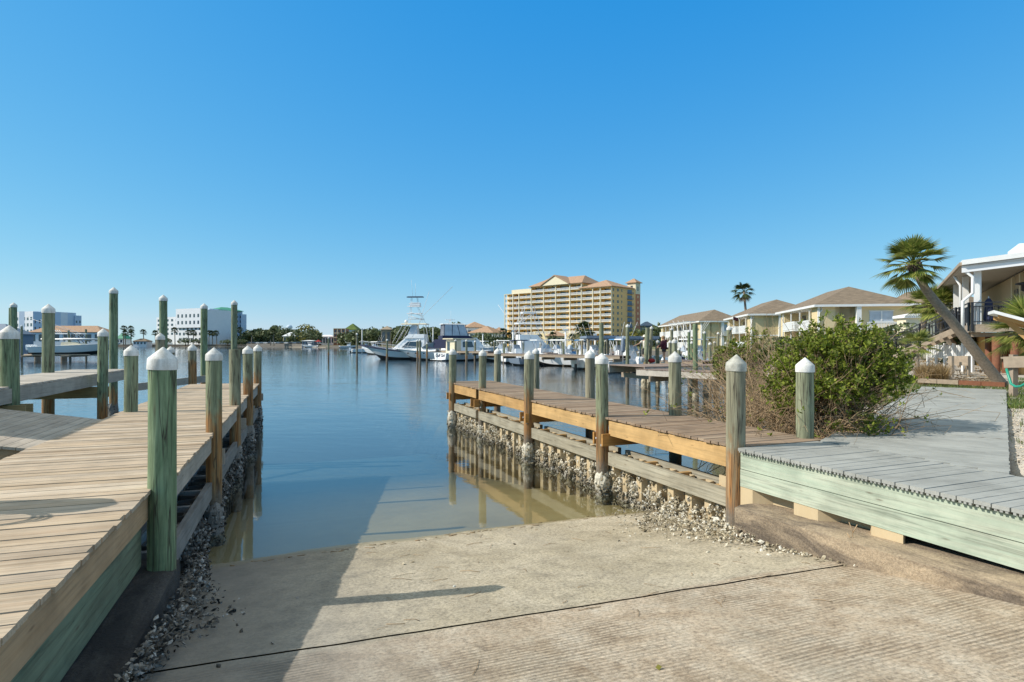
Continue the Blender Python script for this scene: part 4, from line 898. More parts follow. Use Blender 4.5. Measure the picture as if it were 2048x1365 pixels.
wood_run((690, 810, (420, 520)), 40, lambda px: 12+5*(px-690)/110, 2)
wood_run((800, 940, (380, 480)), 42, lambda px: 16-2*math.sin((px-800)*.03), 3)
wood_run((930, 1010, (400, 460)), 14, lambda px: 14, 4)
wood_run((1290, 1340, (280, 330)), 6, lambda px: 12, 5)
tag(mb.build('treeline', M['leafd']), 'dark oak wood along the far shore behind the boats', 'wood', kind='stuff')
def tree(name, label, px, Y, zb, h, r, mat, n=420, size=.7, seed=1, group=None):
    rq = random.Random(seed); X = GX(px, Y); t = empty(name, (X, Y, zb), label, 'tree', 0, group)
    mb = MB(); mb.tube([(X, Y, zb-.3), (X+.2, Y, zb+h*.3), (X-.1, Y, zb+h*.6)], [r*.09, r*.06, r*.03], 7)
    for k in range(5):
        a = rq.uniform(0, 6.28); mb.tube([(X, Y, zb+h*.35), (X+math.cos(a)*r*.5, Y+math.sin(a)*r*.5, zb+h*.65)], [r*.04, r*.015], 5)
    mb.build('trunk', M['bark'], t); mb = MB(); cards(mb, (X, Y, zb+h*.62), (r, r, h*.42), n, size, rq); mb.build('crown', M[mat], t); return t
tree('oak_tree', 'yellowing round oak standing out of the far treeline', 612, 470, 1.5, 15, 8.5, 'leafy', 700, .9, 5)
tree('oak_tree', 'grey green round oak right of the yellowing oak', 626, 462, 1.5, 12.5, 7, 'leafd', 600, .9, 6)
tree('small_tree', 'small yellow leaved tree at the foot of the salmon tower', 1272, 210, 1.4, 5.2, 3.6, 'leafy', 600, .45, 7)
for i, (px, Y, h, r, lb) in enumerate([(329, 505, 6, 5, 'dark rounded bush left of the palms before the white stepped hotel'), (371, 505, 6.2, 5.5, 'dark rounded bush in front of the white stepped hotel, left of its flank'), (398, 505, 5.4, 4.5, 'dark maroon bush before the corner of the white stepped hotel'), (455, 505, 4.8, 6, 'low dark hedge bush below the blue-shaded hotel flank'), (482, 505, 5.2, 5, 'dark bush at the right end of the white stepped hotel'), (1010, 250, 4.4, 5, 'low olive bush left of the yellow condominium entrance'), (960, 250, 6, 6, 'olive bush below the terracotta roofed villas'), (985, 240, 5.5, 5, 'olive bush between the villas and the yellow condominium'), (1235, 215, 3.6, 4, 'low green bush under the right flank of the yellow condominium'), (1215, 215, 3.4, 4, 'low green bush under the white balconies of the condominium corner'), (915, 255, 5.5, 5, 'dark green bush left of the terracotta roofed villas')]):
    tree('bush', lb, px, Y, .9, h, r, 'leafd', 420, .55, 40+i)

# palms --------------------------------------------------------------
def fan(mb, base, d, L, rr, n=22, spread=2.0, droop=.5, w=.035, seg=3, pet=.45, up=None):
    """one fan leaf: petiole then leaflets that radiate and droop"""
    base, d = Vector(base), Vector(d).normalized(); up = Vector((0,0,1)); side = d.cross(up)
    side = side.normalized() if side.length > 1e-3 else Vector((1,0,0)); nn = side.cross(d).normalized()
    hub = base+d*L*pet+Vector((0,0,-droop*.08*L)); mb.tube([base, base.lerp(hub, .5)+Vector((0,0,.02*L)), hub], [.016*L+.004, .012*L+.003, .008*L+.002], 4, cap=False)
    for i in range(n):
        a = (i/(n-1)-.5)*spread*2*.62; l = L*(1-pet)*(.75+.35*math.cos(a*.8))*rr.uniform(.88, 1.08)
        dir_ = (d*math.cos(a)+side*math.sin(a)).normalized(); dir_ = (dir_+nn*(-.10*abs(a))).normalized(); wv = dir_.cross(nn).normalized()*w*L
        pts = []
        for k in range(seg+1):
            f = k/seg; p = hub+dir_*l*f+Vector((0,0,-droop*l*f**2.2*.55)); pts.append((p, wv*(1-f)**.7*(.55+.45*min(1, f*3))))
        vs = []; 
        for p, q in pts: vs += [p-q, p+q]
        mb.add(vs, [(2*k, 2*k+1, 2*k+3, 2*k+2) for k in range(seg)])
def palm(label, path, r0, r1, L, nf, rr, mat='palm', n=22, name='palm_tree', group=None, dead=0, droop=.55, boots=True, seg=3, w=.035, full=False):
    top = Vector(path[-1]); t = empty(name, path[0], label, 'palm tree', 0, group)
    pts = []; m = len(path)-1
    for i in range(13):
        f = i/12*m; k = min(int(f), m-1); q = f-k; P0 = Vector(path[max(k-1, 0)]); P1 = Vector(path[k]); P2 = Vector(path[k+1]); P3 = Vector(path[min(k+2, m)])
        pts.append(.5*((2*P1)+(P2-P0)*q+(2*P0-5*P1+4*P2-P3)*q*q+(3*P1-P0-3*P2+P3)*q**3))
    mb = MB(); mb.tube(pts, [r0+(r1-r0)*i/12+(.12*r0 if i == 0 else 0) for i in range(13)], 12); mb.build('trunk', M['palmbark'], t)
    ax = (pts[-1]-pts[-2]).normalized()
    if boots:
        mb = MB()
        for k in range(46):
            f = k/46; a = k*2.4; p = top+ax*(-.55+.6*f)*L*.42; x = ax.orthogonal().normalized(); y = ax.cross(x); o = x*math.cos(a)+y*math.sin(a)
            mb.tube([p+o*r1*.8, p+o*r1*1.5+ax*.05*L, p+o*r1*(1.7+.4*rr.random())+ax*.13*L], [r1*.34, r1*.25, r1*.10], 4)
        mb.build('leaf_boots', M['bark'], t)
    mb = MB()
    for k in range(nf):
        f = (k+.5)/nf; el = (1.5-2.35*f if full else 1.35-2.05*f)+rr.uniform(-.15, .15); a = k*2.39996+rr.uniform(-.2, .2)
        d = Vector((math.cos(a)*math.cos(el), math.sin(a)*math.cos(el), math.sin(el)))+ax*.15
        fan(mb, top+ax*.03*L, d, L*rr.uniform(.85, 1.1), rr, n, droop=droop*(1.0+.4*f), seg=seg, w=w, pet=.5 if full else .45, spread=1.75 if full else 2.0)
    mb.build('crown', M[mat], t)
    if dead:
        mb = MB()
        for k in range(dead):
            a = k*2.1; el = -1.15+rr.uniform(-.2, .2); fan(mb, top-ax*.08*L, (math.cos(a)*math.cos(el), math.sin(a)*math.cos(el), math.sin(el)), L*.8, rr, 12, droop=.3, seg=2)
        mb.build('dead_fronds', M['dry'], t)
    return t
rq = random.Random(77)
fp = [(247, 512, 676, 657, 'slender dark palm, leftmost of the pair on the far left shore'), (262, 512, 676, 658, 'dark palm with tilted crown just right of the slender far left palm'), (251, 508, 682, 667, 'short bushy palm below the slender far left palm'), (263, 508, 684, 668, 'low spreading palm in front of the tan roofed pavilion'), (288, 512, 682, 665, 'palm standing right of the tan roofed pavilion'), (312, 508, 684, 667, 'palm at the left end of the white stepped hotel'), (350, 505, 684, 661, 'large leafy palm in front of the white stepped hotel'), (376, 505, 684, 666, 'palm among dark bushes before the white stepped hotel'), (386, 505, 684, 666, 'thin palm at the corner of the white stepped hotel'), (418, 505, 686, 666, 'palm at the left foot of the blue-shaded hotel flank'), (425, 506, 686, 668, 'middle palm of three below the blue-shaded hotel flank'), (433, 505, 686, 667, 'rightmost palm of three below the blue-shaded hotel flank'), (480, 520, 686, 660, 'tall dark palm at the right end of the white stepped hotel'), (548, 470, 690, 664, 'palm standing between cars at the far car park'), (541, 470, 690, 673, 'shorter palm left of the car park palm'), (503, 500, 688, 667, 'palm right of the white stepped hotel, near the parked cars')]
for px, Y, yb, yt, lb in fp:
    p0 = P(px, yb, Y); p0.z = 1.2; p1 = P(px+rq.uniform(-1.5, 1.5), yt, Y); palm(lb, [p0, (p0+p1)/2+Vector((rq.uniform(-.4, .4), 0, 0)), p1], .4, .3, 3.6, 20, rq, 'palmd', 9, group='palms on the far left shore', boots=False, seg=2, w=.09)
np_ = [(1006, 240, 664, 'thin palm at the left end of the yellow condominium'), (1018, 240, 673, 'short palm left of the white tower boat'), (1036, 240, 674, 'bushy palm behind the white tower boat'), (1078, 240, 676, 'small palm right of the white tower boat'), (1106, 240, 672, 'palm in front of the little yellow gatehouse'), (1144, 240, 676, 'dark palm right of the little yellow gatehouse'), (1170, 240, 676, 'short palm below the large date palm'), (1184, 240, 671, 'short palm right of the large date palm')]
for px, Y, yt, lb in np_:
    p1 = P(px, yt, Y); p0 = Vector((p1.x+.3, Y, 1)); palm(lb, [p0, (p0+p1)/2, p1], .3, .22, 2.3, 18, rq, 'palmd', 9, group='palms before the yellow condominium', boots=False, seg=2, w=.09)
p1 = P(1168, 661, 235); palm('large date palm standing before the yellow condominium', [Vector((p1.x, 235, 1)), Vector((p1.x+.2, 235, 5)), p1], .42, .36, 4.6, 34, rq, 'palmd', 11, boots=False, seg=3, w=.06)
p1 = P(1488, 584, 118); palm('tall lone palm rising above the cream houses', [Vector((p1.x+.6, 118, 2)), Vector((p1.x+.5, 118, 7)), p1], .28, .2, 2.6, 18, rq, 'palmd', 14, dead=5, boots=False, seg=3, w=.06, droop=.7)
p1 = P(1304, 668, 180); palm('dark palm beside the slate roofed house', [Vector((p1.x, 180, 2)), Vector((p1.x, 180, 4)), p1], .3, .25, 2.6, 18, rq, 'palmd', 11, boots=False, seg=2, w=.08)
# ------------------------------------------------------------------ boats
def hull_mesh(L, B, fs, fb, draft, rake=.16, tran=.9, flare=.8, z0=0, rows=None):
    """side shell from transom (x=0) to stem (x=L); rows are fractions chine->sheer"""
    n = 16; rows = rows or [0, .35, .7, 1]; st = []
    for i in range(n+1):
        u = i/n; wb = B/2*(tran+(1-tran)*min(1, u*3))*(1-max(0, (u-.42)/.58)**2.3); wc = wb*(flare-.28*u**2)
        sh = fs+(fb-fs)*u**1.5; ch = .12*fb+.42*fb*max(0, (u-.35)/.65)**2.2; kl = -draft*(1-max(0, (u-.5)/.5)**2.4)+.5*fb*max(0, (u-.62)/.38)**2.2
        col = [(0, kl)]+[(wc+(wb-wc)*q**.8, ch+(sh-ch)*q) for q in rows]
        def X(z): 
            h = (z-kl)/max(.01, sh-kl); return u*L-rake*L*u**4*(1-h)
        st.append([(X(z), y, z+z0) for y, z in col])
    return st
def shell(mb, st, a, b):
    k = b-a+1
    for sg in (1, -1):
        vs = [Vector((x, y*sg, z)) for c in st for x, y, z in c[a:b+1]]; fs = []
        for i in range(len(st)-1):
            for j in range(k-1):
                q = (i*k+j, (i+1)*k+j, (i+1)*k+j+1, i*k+j+1); fs.append(q[::-1] if sg < 0 else q)
        mb.add(vs, fs, 0, True)
    vs = [Vector((x, y, z)) for x, y, z in st[0][a:b+1]]+[Vector((x, -y, z)) for x, y, z in st[0][a:b+1]][::-1]; mb.add(vs, [tuple(range(len(vs)))])
def deckcap(mb, st, dz=-.05, inset=.97):
    vs = []; 
    for c in st: x, y, z = c[-1]; vs += [Vector((x, y*inset, z+dz)), Vector((x, -y*inset, z+dz))]
    mb.add(vs, [(2*i+1, 2*i+3, 2*i+2, 2*i) for i in range(len(st)-1)])
def boat(name, label, loc, rz, L, B, fs, fb, draft=.5, hullm='whiteb', bottom='black', stripe=None, z0=0, rake=.16):
    t = empty(name, loc, label, 'boat', rz); st = hull_mesh(L, B, fs, fb, draft, rake, z0=z0, rows=[0, .4, .82, 1])
    mb = MB(); shell(mb, st, 1, 4); mb.build('hull', M[hullm], t, local=True, sharp=40)
    mb = MB(); shell(mb, st, 0, 1); mb.build('bottom', M[bottom], t, local=True, sharp=40)
    mb = MB(); deckcap(mb, st); mb.build('deck', M['whiteb'], t, local=True)
    mb = MB()
    for sg in (1, -1): mb.tube([Vector((c[-1][0], c[-1][1]*sg, c[-1][2])) for c in st], .05, 5)
    mb.build('rub_rail', M[stripe or 'whiteb'], t, local=True)
    return t, st
def loft(mb, secs, m=0, smooth=False):
    """secs: list of closed loops with equal vertex counts"""
    k = len(secs[0]); vs = [p for s_ in secs for p in s_]; fs = [tuple(range(k))[::-1], tuple((len(secs)-1)*k+i for i in range(k))]
    for i in range(len(secs)-1):
        for j in range(k): fs.append((i*k+j, i*k+(j+1) % k, (i+1)*k+(j+1) % k, (i+1)*k+j))
    mb.add(vs, fs, m, smooth); bm = None
def house_block(x0, x1, w0, w1, z0, z1, fr=.5, re=.1, top=.8):
    mb = MB(); a, b = w0/2, w1/2
    lo = [Vector((x0, a, z0)), Vector((x1, b, z0)), Vector((x1, -b, z0)), Vector((x0, -a, z0))]
    hi = [Vector((x0+re, a*top, z1)), Vector((x1-fr, b*top, z1)), Vector((x1-fr, -b*top, z1)), Vector((x0+re, -a*top, z1))]
    mb.add(lo+hi, [(0,1,2,3), (7,6,5,4), (4,5,1,0), (5,6,2,1), (6,7,3,2), (7,4,0,3)]); return mb
def T(t, name, mat, tubes, r=.03, n=5):
    mb = MB()
    for p in tubes: mb.tube(p, r, n)
    return mb.build(name, M[mat], t, local=True)
def rail(st, h, u0, u1, inset=.94):
    c = [q[-1] for q in st]; n = len(c); i0, i1 = int(u0*(n-1)), int(u1*(n-1)); out = []
    for sg in (1, -1):
        out.append([Vector((x-.1, y*sg*inset, z+h)) for x, y, z in c[i0:i1+1]])
        for x, y, z in c[i0:i1+1:2]: out.append([Vector((x-.1, y*sg*inset, z)), Vector((x-.1, y*sg*inset, z+h))])
    return out
# sportfishing boat with the tall tower: bow to the left
t, st = boat('sportfishing_boat', 'white sportfishing boat with tall tuna tower and navy sheer line', (GX(716, 112)+14.6, 113.5, 0), PI-.06, 14.8, 4.6, 1.25, 2.75, .6, stripe='navy', rake=.2)
mb = MB(); 
for sg in (1, -1): mb.tube([Vector((c[-1][0]+.01, c[-1][1]*sg*1.005, c[-1][2]-.16)) for c in st], .09, 5)
mb.build('sheer_stripe', M['navy'], t, local=True)
house_block(2.4, 8.9, 3.5, 2.6, 1.4, 4.0, 3.0, -.3, .82).build('deckhouse', M['whiteb'], t, local=True)
for sg in (1, -1):
    mb = MB(); mb.add([Vector((x, sg*(1.76-.10*(z-1.4)-.05*(x-2.4)), z)) for x, z in ((2.7, 2.2), (6.5, 2.2), (5.3, 3.3), (2.7, 3.3))], [(0,1,2,3) if sg < 0 else (3,2,1,0)]); mb.build('side_window', M['glass'], t, local=True)
house_block(2.2, 6.0, 3.1, 2.8, 3.95, 4.7, .8, 0, .95).build('flybridge', M['whiteb'], t, local=True)
house_block(3.6, 5.4, 2.0, 2.0, 4.7, 6.5, .7, .1, .8).build('bridge_enclosure', M['vinyl'], t, local=True)
house_block(1.8, 6.8, 3.0, 2.8, 6.55, 6.72, .3, 0, .9).build('hard_top', M['cream'], t, local=True)
tw = []
for sg in (1, -1):
    tw += [[(1.9, sg*1.4, 2.0), (2.4, sg*1.3, 6.6), (3.6, sg*.5, 9.6), (3.8, sg*.42, 11.6)], [(6.9, sg*1.4, 3.8), (5.4, sg*1.2, 6.6), (5.0, sg*.5, 9.6), (4.9, sg*.42, 11.6)], [(8.3, sg*1.5, 3.0), (6.2, sg*1.3, 6.6)], [(.9, sg*1.6, 1.4), (2.0, sg*1.3, 6.6)],
           [(2.7, sg*1.1, 7.4), (5.3, sg*1.0, 8.2)], [(3.0, sg*.85, 8.2), (5.2, sg*.8, 8.9)]]
for z, x0, x1, y in ((7.6, 2.6, 5.3, 1.0), (8.6, 3.1, 5.2, .75), (10.5, 3.5, 5.3, .6)): tw += [[(x0, -y, z), (x1, -y, z), (x1, y, z), (x0, y, z), (x0, -y, z)]]
T(t, 'tower_frame', 'steel', tw, .035)
for z, x0, x1, y in ((8.55, 2.9, 5.7, .8), (9.9, 3.2, 5.6, .75)): house_block(x0, x1, y*2, y*2, z, z+.14, .1, 0, .95).build('tower_platform', M['whiteb'], t, local=True)
house_block(3.2, 5.2, 1.3, 1.3, 10.1, 10.7, .3, .1, .9).build('control_station', M['whiteb'], t, local=True)
house_block(2.7, 5.8, 1.5, 1.4, 11.7, 11.85, .3, 0, .9).build('sunshade', M['navy'], t, local=True)
T(t, 'outrigger', 'steel', [[(5.2, 1.9, 2.6), (1.8, 3.6, 8.2), (-3.8, 5.4, 13.2)]], .035); T(t, 'outrigger', 'steel', [[(5.2, -1.9, 2.6), (3.6, -2.6, 8.2), (2.2, -3.4, 13.2)]], .035)
T(t, 'antenna', 'white', [[(4.6, .3, 11.8), (4.9, .35, 15)]], .02); T(t, 'antenna', 'white', [[(4.2, -.3, 11.8), (4.25, -.3, 14.4)]], .02)
T(t, 'bow_rail', 'steel', rail(st, .75, .5, 1), .025)
mb = MB(); mb.sphere((5.9, .2, 7.1), .34, 10); mb.lathe((5.9, .2, 6.7), [(.15, 0), (.12, .3)], 8); mb.build('radar_dome', M['whiteb'], t, local=True)
# express cruiser in front
t, st = boat('express_cruiser', 'low white express cruiser with navy canvas cover, bow pointing left', (GX(779, 107)+12.6, 107.5, 0), PI-.1, 12.6, 4.0, 1.25, 2.15, .5, rake=.3)
house_block(4.2, 9.6, 3.0, 1.8, 1.6, 2.45, 3.2, 0, .7).build('foredeck_cabin', M['whiteb'], t, local=True)
house_block(1.0, 5.8, 3.0, 2.7, 2.1, 3.7, 1.3, .5, .55).build('canvas_cover', M['navy'], t, local=True)
house_block(4.6, 6.9, 2.7, 2.4, 2.2, 3.1, 1.4, 0, .8).build('windscreen', M['glass'], t, local=True)
mb = MB()
for x in (6.2, 7.7, 9.2):
    for sg in (1, -1): mb.sphere((x, sg*(1.86-.09*(x-6)**1.25), 1.25), .22, 8, 0, (1, .3, .5))
mb.build('porthole', M['black'], t, local=True); T(t, 'bow_rail', 'steel', rail(st, .6, .55, 1), .022)
# flybridge yacht behind
t, st = boat('motor_yacht', 'motor yacht with blue canvas flybridge enclosed in clear panels', (GX(872, 116), 118, 0), .35, 13.5, 4.5, 1.6, 2.4, .6)
house_block(1.2, 9.8, 3.6, 2.6, 1.6, 4.1, 2.0, 0, .85).build('deckhouse', M['whiteb'], t, local=True)
house_block(.6, 7.6, 3.9, 3.2, 3.7, 4.5, 1.6, 0, .95).build('bridge_skirt', M['navy'], t, local=True)
house_block(1.0, 6.0, 3.4, 2.9, 4.5, 6.7, .9, .1, .85).build('bridge_enclosure', M['vinyl'], t, local=True)
house_block(.8, 5.7, 3.1, 2.7, 6.7, 6.86, .6, 0, .9).build('bimini_top', M['whiteb'], t, local=True)
T(t, 'enclosure_frame', 'navy', [[(x, sg*1.66-.05*sg*(x-.9), 4.5), (x+(.1 if x < 3 else -.45), sg*1.46-.05*sg*(x-.9), 6.7)] for x in (1.0, 2.6, 4.2, 5.8) for sg in (1, -1)]+[[(.98, y, 4.5), (1.06, y, 6.7)] for y in (-.9, 0, .9)], .07)
T(t, 'antenna', 'white', [[(3, 1.0, 7.2), (3, 1.0, 9.5)]], .02); mb = MB(); mb.box((2.6, 0, 7.65), (1.9, .2, .14)); mb.lathe((2.6, 0, 7.2), [(.25, 0), (.18, .4)], 8); mb.build('radar', M['whiteb'], t, local=True)
# Gulf Girl: transom towards the camera's left
ang = .72; loc = Vector((GX(880, 102.4), 102.4, 0))
t, st = boat('cabin_cruiser', 'white cabin cruiser with painted name on its transom and cream wheelhouse', loc, ang, 11.4, 4.1, 1.3, 1.75, .4, rake=.15)
house_block(3.4, 8.2, 3.0, 2.6, 1.3, 3.7, 1.6, 0, .86).build('wheelhouse', M['whiteb'], t, local=True)
house_block(2.2, 3.5, 2.9, 2.9, 1.3, 3.6, .02, 0, .92).build('bulkhead', M['cream'], t, local=True)
house_block(1.6, 6.9, 3.1, 2.8, 3.68, 3.86, .2, 0, .97).build('roof', M['cream'], t, local=True)
mb = MB(); mb.add([Vector((2.18, y, z)) for y, z in ((.2, 1.7), (1.0, 1.7), (1.0, 3.2), (.2, 3.2))], [(0,1,2,3)]); mb.build('door', M['glass'], t, local=True)
mb = MB(); mb.add([Vector((x, -(1.52-.1*(z-1.3)-.045*(x-3.4)), z)) for x, z in ((3.8, 2.3), (6.3, 2.3), (5.9, 3.3), (3.8, 3.3))], [(0,1,2,3)]); mb.build('side_window', M['glass'], t, local=True)
T(t, 'bow_rail', 'steel', rail(st, .7, .55, 1), .025)
mb = MB(); mb.box((-.35, 0, .22), (.8, 3.6, .12)); mb.build('swim_platform', M['whiteb'], t, local=True)
cu = bpy.data.curves.new('boat_name', 'FONT'); cu.body = 'Gulf Girl'; cu.size = .78; cu.align_x = 'CENTER'; cu.align_y = 'CENTER'; cu.shear = .3; cu.offset = .012; cu.materials.append(M['navy'])
tmp = bpy.data.objects.new('boat_name_text', cu); COL.objects.link(tmp); bpy.context.view_layer.update(); me = bpy.data.meshes.new_from_object(tmp.evaluated_get(bpy.context.evaluated_depsgraph_get())); bpy.data.objects.remove(tmp)
me.materials.clear(); me.materials.append(M['navy']); o = bpy.data.objects.new('boat_name', me); COL.objects.link(o); o.parent = t; o.location = (-.03, 0, .88); o.rotation_euler = (PI/2, 0, -PI/2)
# centre consoles and other moored boats
def console_boat(label, loc, rz, L=8.5, top='white', hullm='whiteb', engines=2, z0=0, ttop=True, name='fishing_boat', rods=True):
    t, st = boat(name, label, loc, rz, L, L*.3, .95+L*.02, 1.5+L*.03, .4, hullm, z0=z0)
    zb = z0+.9+L*.02
    house_block(L*.36, L*.54, 1.1, .9, zb-.2, zb+1.2, .35, .05, .85).build('console', M['whiteb'], t, local=True)
    house_block(L*.45, L*.54, 1.0, .9, zb+1.15, zb+1.75, .3, .2, .8).build('windscreen', M['vinyl'], t, local=True)
    if ttop:
        house_block(L*.26, L*.56, 2.1, 1.9, zb+2.3, zb+2.42, .2, 0, .93).build('hard_top', M[top], t, local=True)
        T(t, 'top_frame', 'steel', [[(L*x, sg*.65, zb), (L*(x+.02), sg*.85, zb+2.3)] for x in (.34, .42, .52) for sg in (1, -1)]+[[(L*.34, sg*.65, zb+.1), (L*.52, sg*.85, zb+2.3)] for sg in (1, -1)], .035)
    for i in range(engines):
        y = (i-(engines-1)/2)*.72
        mb = MB(); loft(mb, [[Vector((x+dx, y+dy, z)) for dx, dy in ((-.36*s_, -.27*s_), (.3*s_, -.27*s_), (.3*s_, .27*s_), (-.36*s_, .27*s_))] for x, z, s_ in ((-.42, z0+.62, .8), (-.46, z0+.8, 1.0), (-.52, z0+1.4, 1.05), (-.5, z0+1.62, .8))]); e = mb.build('outboard_motor', M['whiteb'], t, local=True)
        mb = MB(); mb.box((-.45, y, z0+.2), (.3, .16, .9)); mb.box((-.5, y, z0-.25), (.7, .12, .14)); mb.lathe((-.95, y, z0-.36), [(.02, 0), (.2, .1), (.02, .22)], 8); mb.build('lower_unit', M['black'], e, local=True)
    if rods: T(t, 'fishing_rod', 'white', [[(L*.3, y, zb+2.3), (L*.3-1.2, y*1.3, zb+4.2)] for y in (-.6, 0, .6)], .018, 4)
    return t, st
rb = random.Random(5)
# boat on the left lift
t, st = console_boat('big white centre console with three outboards raised on a boat lift', (GX(69, 106), 106, 0), .12, 14.6, 'white', 'whiteb', 3, z0=1.15, name='lifted_boat', rods=False)
house_block(5.0, 9.6, 2.9, 2.5, 2.2, 3.2, 2.4, 0, .8).build('cockpit_coaming', M['cream'], t, local=True)
T(t, 'windshield_post', 'black', [[(8.6, sg*1.0, 3.1), (7.2, sg*.9, 4.75)] for sg in (1, -1)]+[[(8.0, sg*1.0, 3.1), (6.6, sg*.9, 4.75)] for sg in (1, -1)], .06)
T(t, 'outrigger', 'steel', [[(7.0, -1, 4.8), (-.5, -1.6, 7.6)]], .035); T(t, 'outrigger', 'steel', [[(7.0, 1, 4.8), (0, 1.6, 7.2)]], .035)
mb = MB(); 
for y in (-.9, -.3, .3, .9): mb.tube([(3.9, y, 4.85), (3.5, y, 5.35)], .05, 5)
mb.build('rod_holder', M['white'], t, local=True)
mb = MB()
for sg in (1, -1): mb.tube([Vector((c[1][0], c[1][1]*sg*1.02, c[1][2]+.22)) for c in st], .05, 4)
mb.build('boot_stripe', M['navy'], t, local=True)
lf = empty('boat_lift', (GX(120, 106), 106, 0), 'wooden boat lift cradle holding the big centre console', 'boat lift')
T(lf, 'cradle_beam', 'oldtimber', [[(x, -3.2, .75), (x, 3.2, .75)] for x in (-4.2, 2.6)]+[[(-5.5, y, .95), (6, y, .95)] for y in (-1, 1)], .16); T(lf, 'guide_beam', 'white', [[(3.2, -3.4, 3.75), (9.5, -3.4, 3.7)], [(-6, 3.4, 3.75), (8, 3.4, 3.7)]], .16)
for px, yt, yb, ln, lb in [(140.5, 661, 721, -.055, 'leaning slim lift piling nearest the outboards, in front of the lifted boat'), (172.5, 659, 718, -.01, 'slim upright lift piling in front of the lifted boat'), (43.5, 650, 719, 0, 'capped dark piling left of the lifted boat outboards')]:
    Y = 3*F/(yb-HZ); piling(lb, GX(px, Y), Y, ZP(yt, Y), .36, cap='cap' if px < 60 else None, lean=(ln, 0), tint=.4, stain=.8, n=10, group='lift pilings around the raised boat')
for px in (29, 75, 128):
    Y = 112; piling('short oyster covered stump beneath the lifted boat, %s' % {29: 'beyond its stern', 75: 'below its outboards', 128: 'below its midship'}[px], GX(px, Y), Y, 1.0, 1.0, cap=None, tint=.1, stain=2, n=10, group='stumps below the boat lift')
ap = P(1066, 711, 92); ap.z = 0
t, st = boat('sportfishing_boat', 'white sportfishing boat with bright tube tower before the yellow condominium', (ap.x-4.5, 90, 0), .25, 11.5, 4.0, 1.3, 2.2, .5)
house_block(2.4, 8, 3.2, 2.4, 1.3, 3.5, 2.2, 0, .8).build('deckhouse', M['whiteb'], t, local=True); house_block(2.2, 5.6, 2.7, 2.4, 3.5, 4.3, .6, 0, .95).build('flybridge', M['whiteb'], t, local=True)
house_block(2.0, 5.8, 2.7, 2.4, 5.9, 6.05, .3, 0, .93).build('hard_top', M['whiteb'], t, local=True); house_block(2.8, 4.9, 1.6, 1.5, 7.5, 7.65, .1, 0, .93).build('tower_platform', M['whiteb'], t, local=True)
T(t, 'tower_frame', 'steel', [[(1.6, sg*1.4, 1.6), (2.3, sg*1.2, 6), (3.0, sg*.7, 7.6), (3.2, sg*.6, 8.6)] for sg in (1, -1)]+[[(6.4, sg*1.3, 3.4), (5.4, sg*1.1, 6), (4.8, sg*.7, 7.6), (4.6, sg*.6, 8.6)] for sg in (1, -1)]+[[(3.2, -.6, 8.6), (4.6, -.6, 8.6), (4.6, .6, 8.6), (3.2, .6, 8.6), (3.2, -.6, 8.6)], [(2.3, 1.2, 6), (4.8, .7, 7.6)], [(2.3, -1.2, 6), (4.8, -.7, 7.6)]], .05)
T(t, 'outrigger', 'steel', [[(4.4, 1.5, 2.4), (0, 3.6, 9)]], .035); T(t, 'outrigger', 'steel', [[(4.4, -1.5, 2.4), (1, -3.2, 9)]], .035)
mo = [(1000, 100, 2.9, 9, 'white', 'whiteb', True, 'small white open boat moored between the name-bearing cruiser and tower boat'), (1033, 84, 1.9, 7.5, 'navy', 'dkblue', True, 'dark blue hulled fishing boat left of the white tower boat'), (1094, 86, .5, 9.5, 'whiteb', 'teal', True, 'pale green hulled fishing boat right of the white tower boat'), (1112, 80, 2.5, 8.5, 'white', 'whiteb', True, 'white fishing boat with hardtop in front of the yellow gatehouse'), (1141, 82, .3, 7, 'blue', 'whiteb', False, 'white skiff with bright blue cover right of the gatehouse'),
      (1163, 78, 2.2, 7.5, 'blue', 'dkblue', True, 'blue fishing boat below the large date palm'), (1189, 72, .9, 7.5, 'white', 'whiteb', True, 'white fishing boat beneath the left covered lift'), (1236, 66, 1.9, 8.0, 'blue', 'whiteb', True, 'white fishing boat with blue hardtop between the two covered lifts'), (1268, 64, .4, 7.5, 'whiteb', 'whiteb', True, 'white fishing boat under the right covered lift'), (1366, 62, 2.6, 6.5, 'white', 'teal', False, 'low skiff moored below the farthest cream house'), (1398, 60, .4, 7.0, 'white', 'whiteb', True, 'white fishing boat moored between the middle dock and cream houses'),
      (748, 165, 2.6, 9, 'white', 'whiteb', True, 'small white boat behind the bow of the sportfishing boat'), (733, 190, .4, 9, 'white', 'whiteb', True, 'distant white boat near the rocks left of the sportfishing boat'), (700, 380, .2, 12, 'white', 'whiteb', True, 'distant white cruiser on the far waterfront by the salmon apartment house'), (618, 445, 2.9, 13, 'white', 'whiteb', True, 'distant white boat at the open white roofed boathouse'), (955, 128, 2.7, 9, 'white', 'whiteb', True, 'white boat behind the name-bearing cabin cruiser')]
for px, Y, rz, L, tp, hm, tt, lb in mo:
    q = (Vector((math.cos(rz), math.sin(rz), 0))*L/2); loc = Vector((GX(px, Y), Y, 0))-q
    t, st = console_boat(lb, loc, rz, L, tp, hm, rb.choice([1, 2]), ttop=tt, rods=rb.random() < .5)
    if not tt: house_block(L*.15, L*.75, L*.26, L*.2, 1.1, 1.9, L*.15, .3, .4).build('boat_cover', M['blue' if tp == 'blue' else 'navy'], t, local=True)
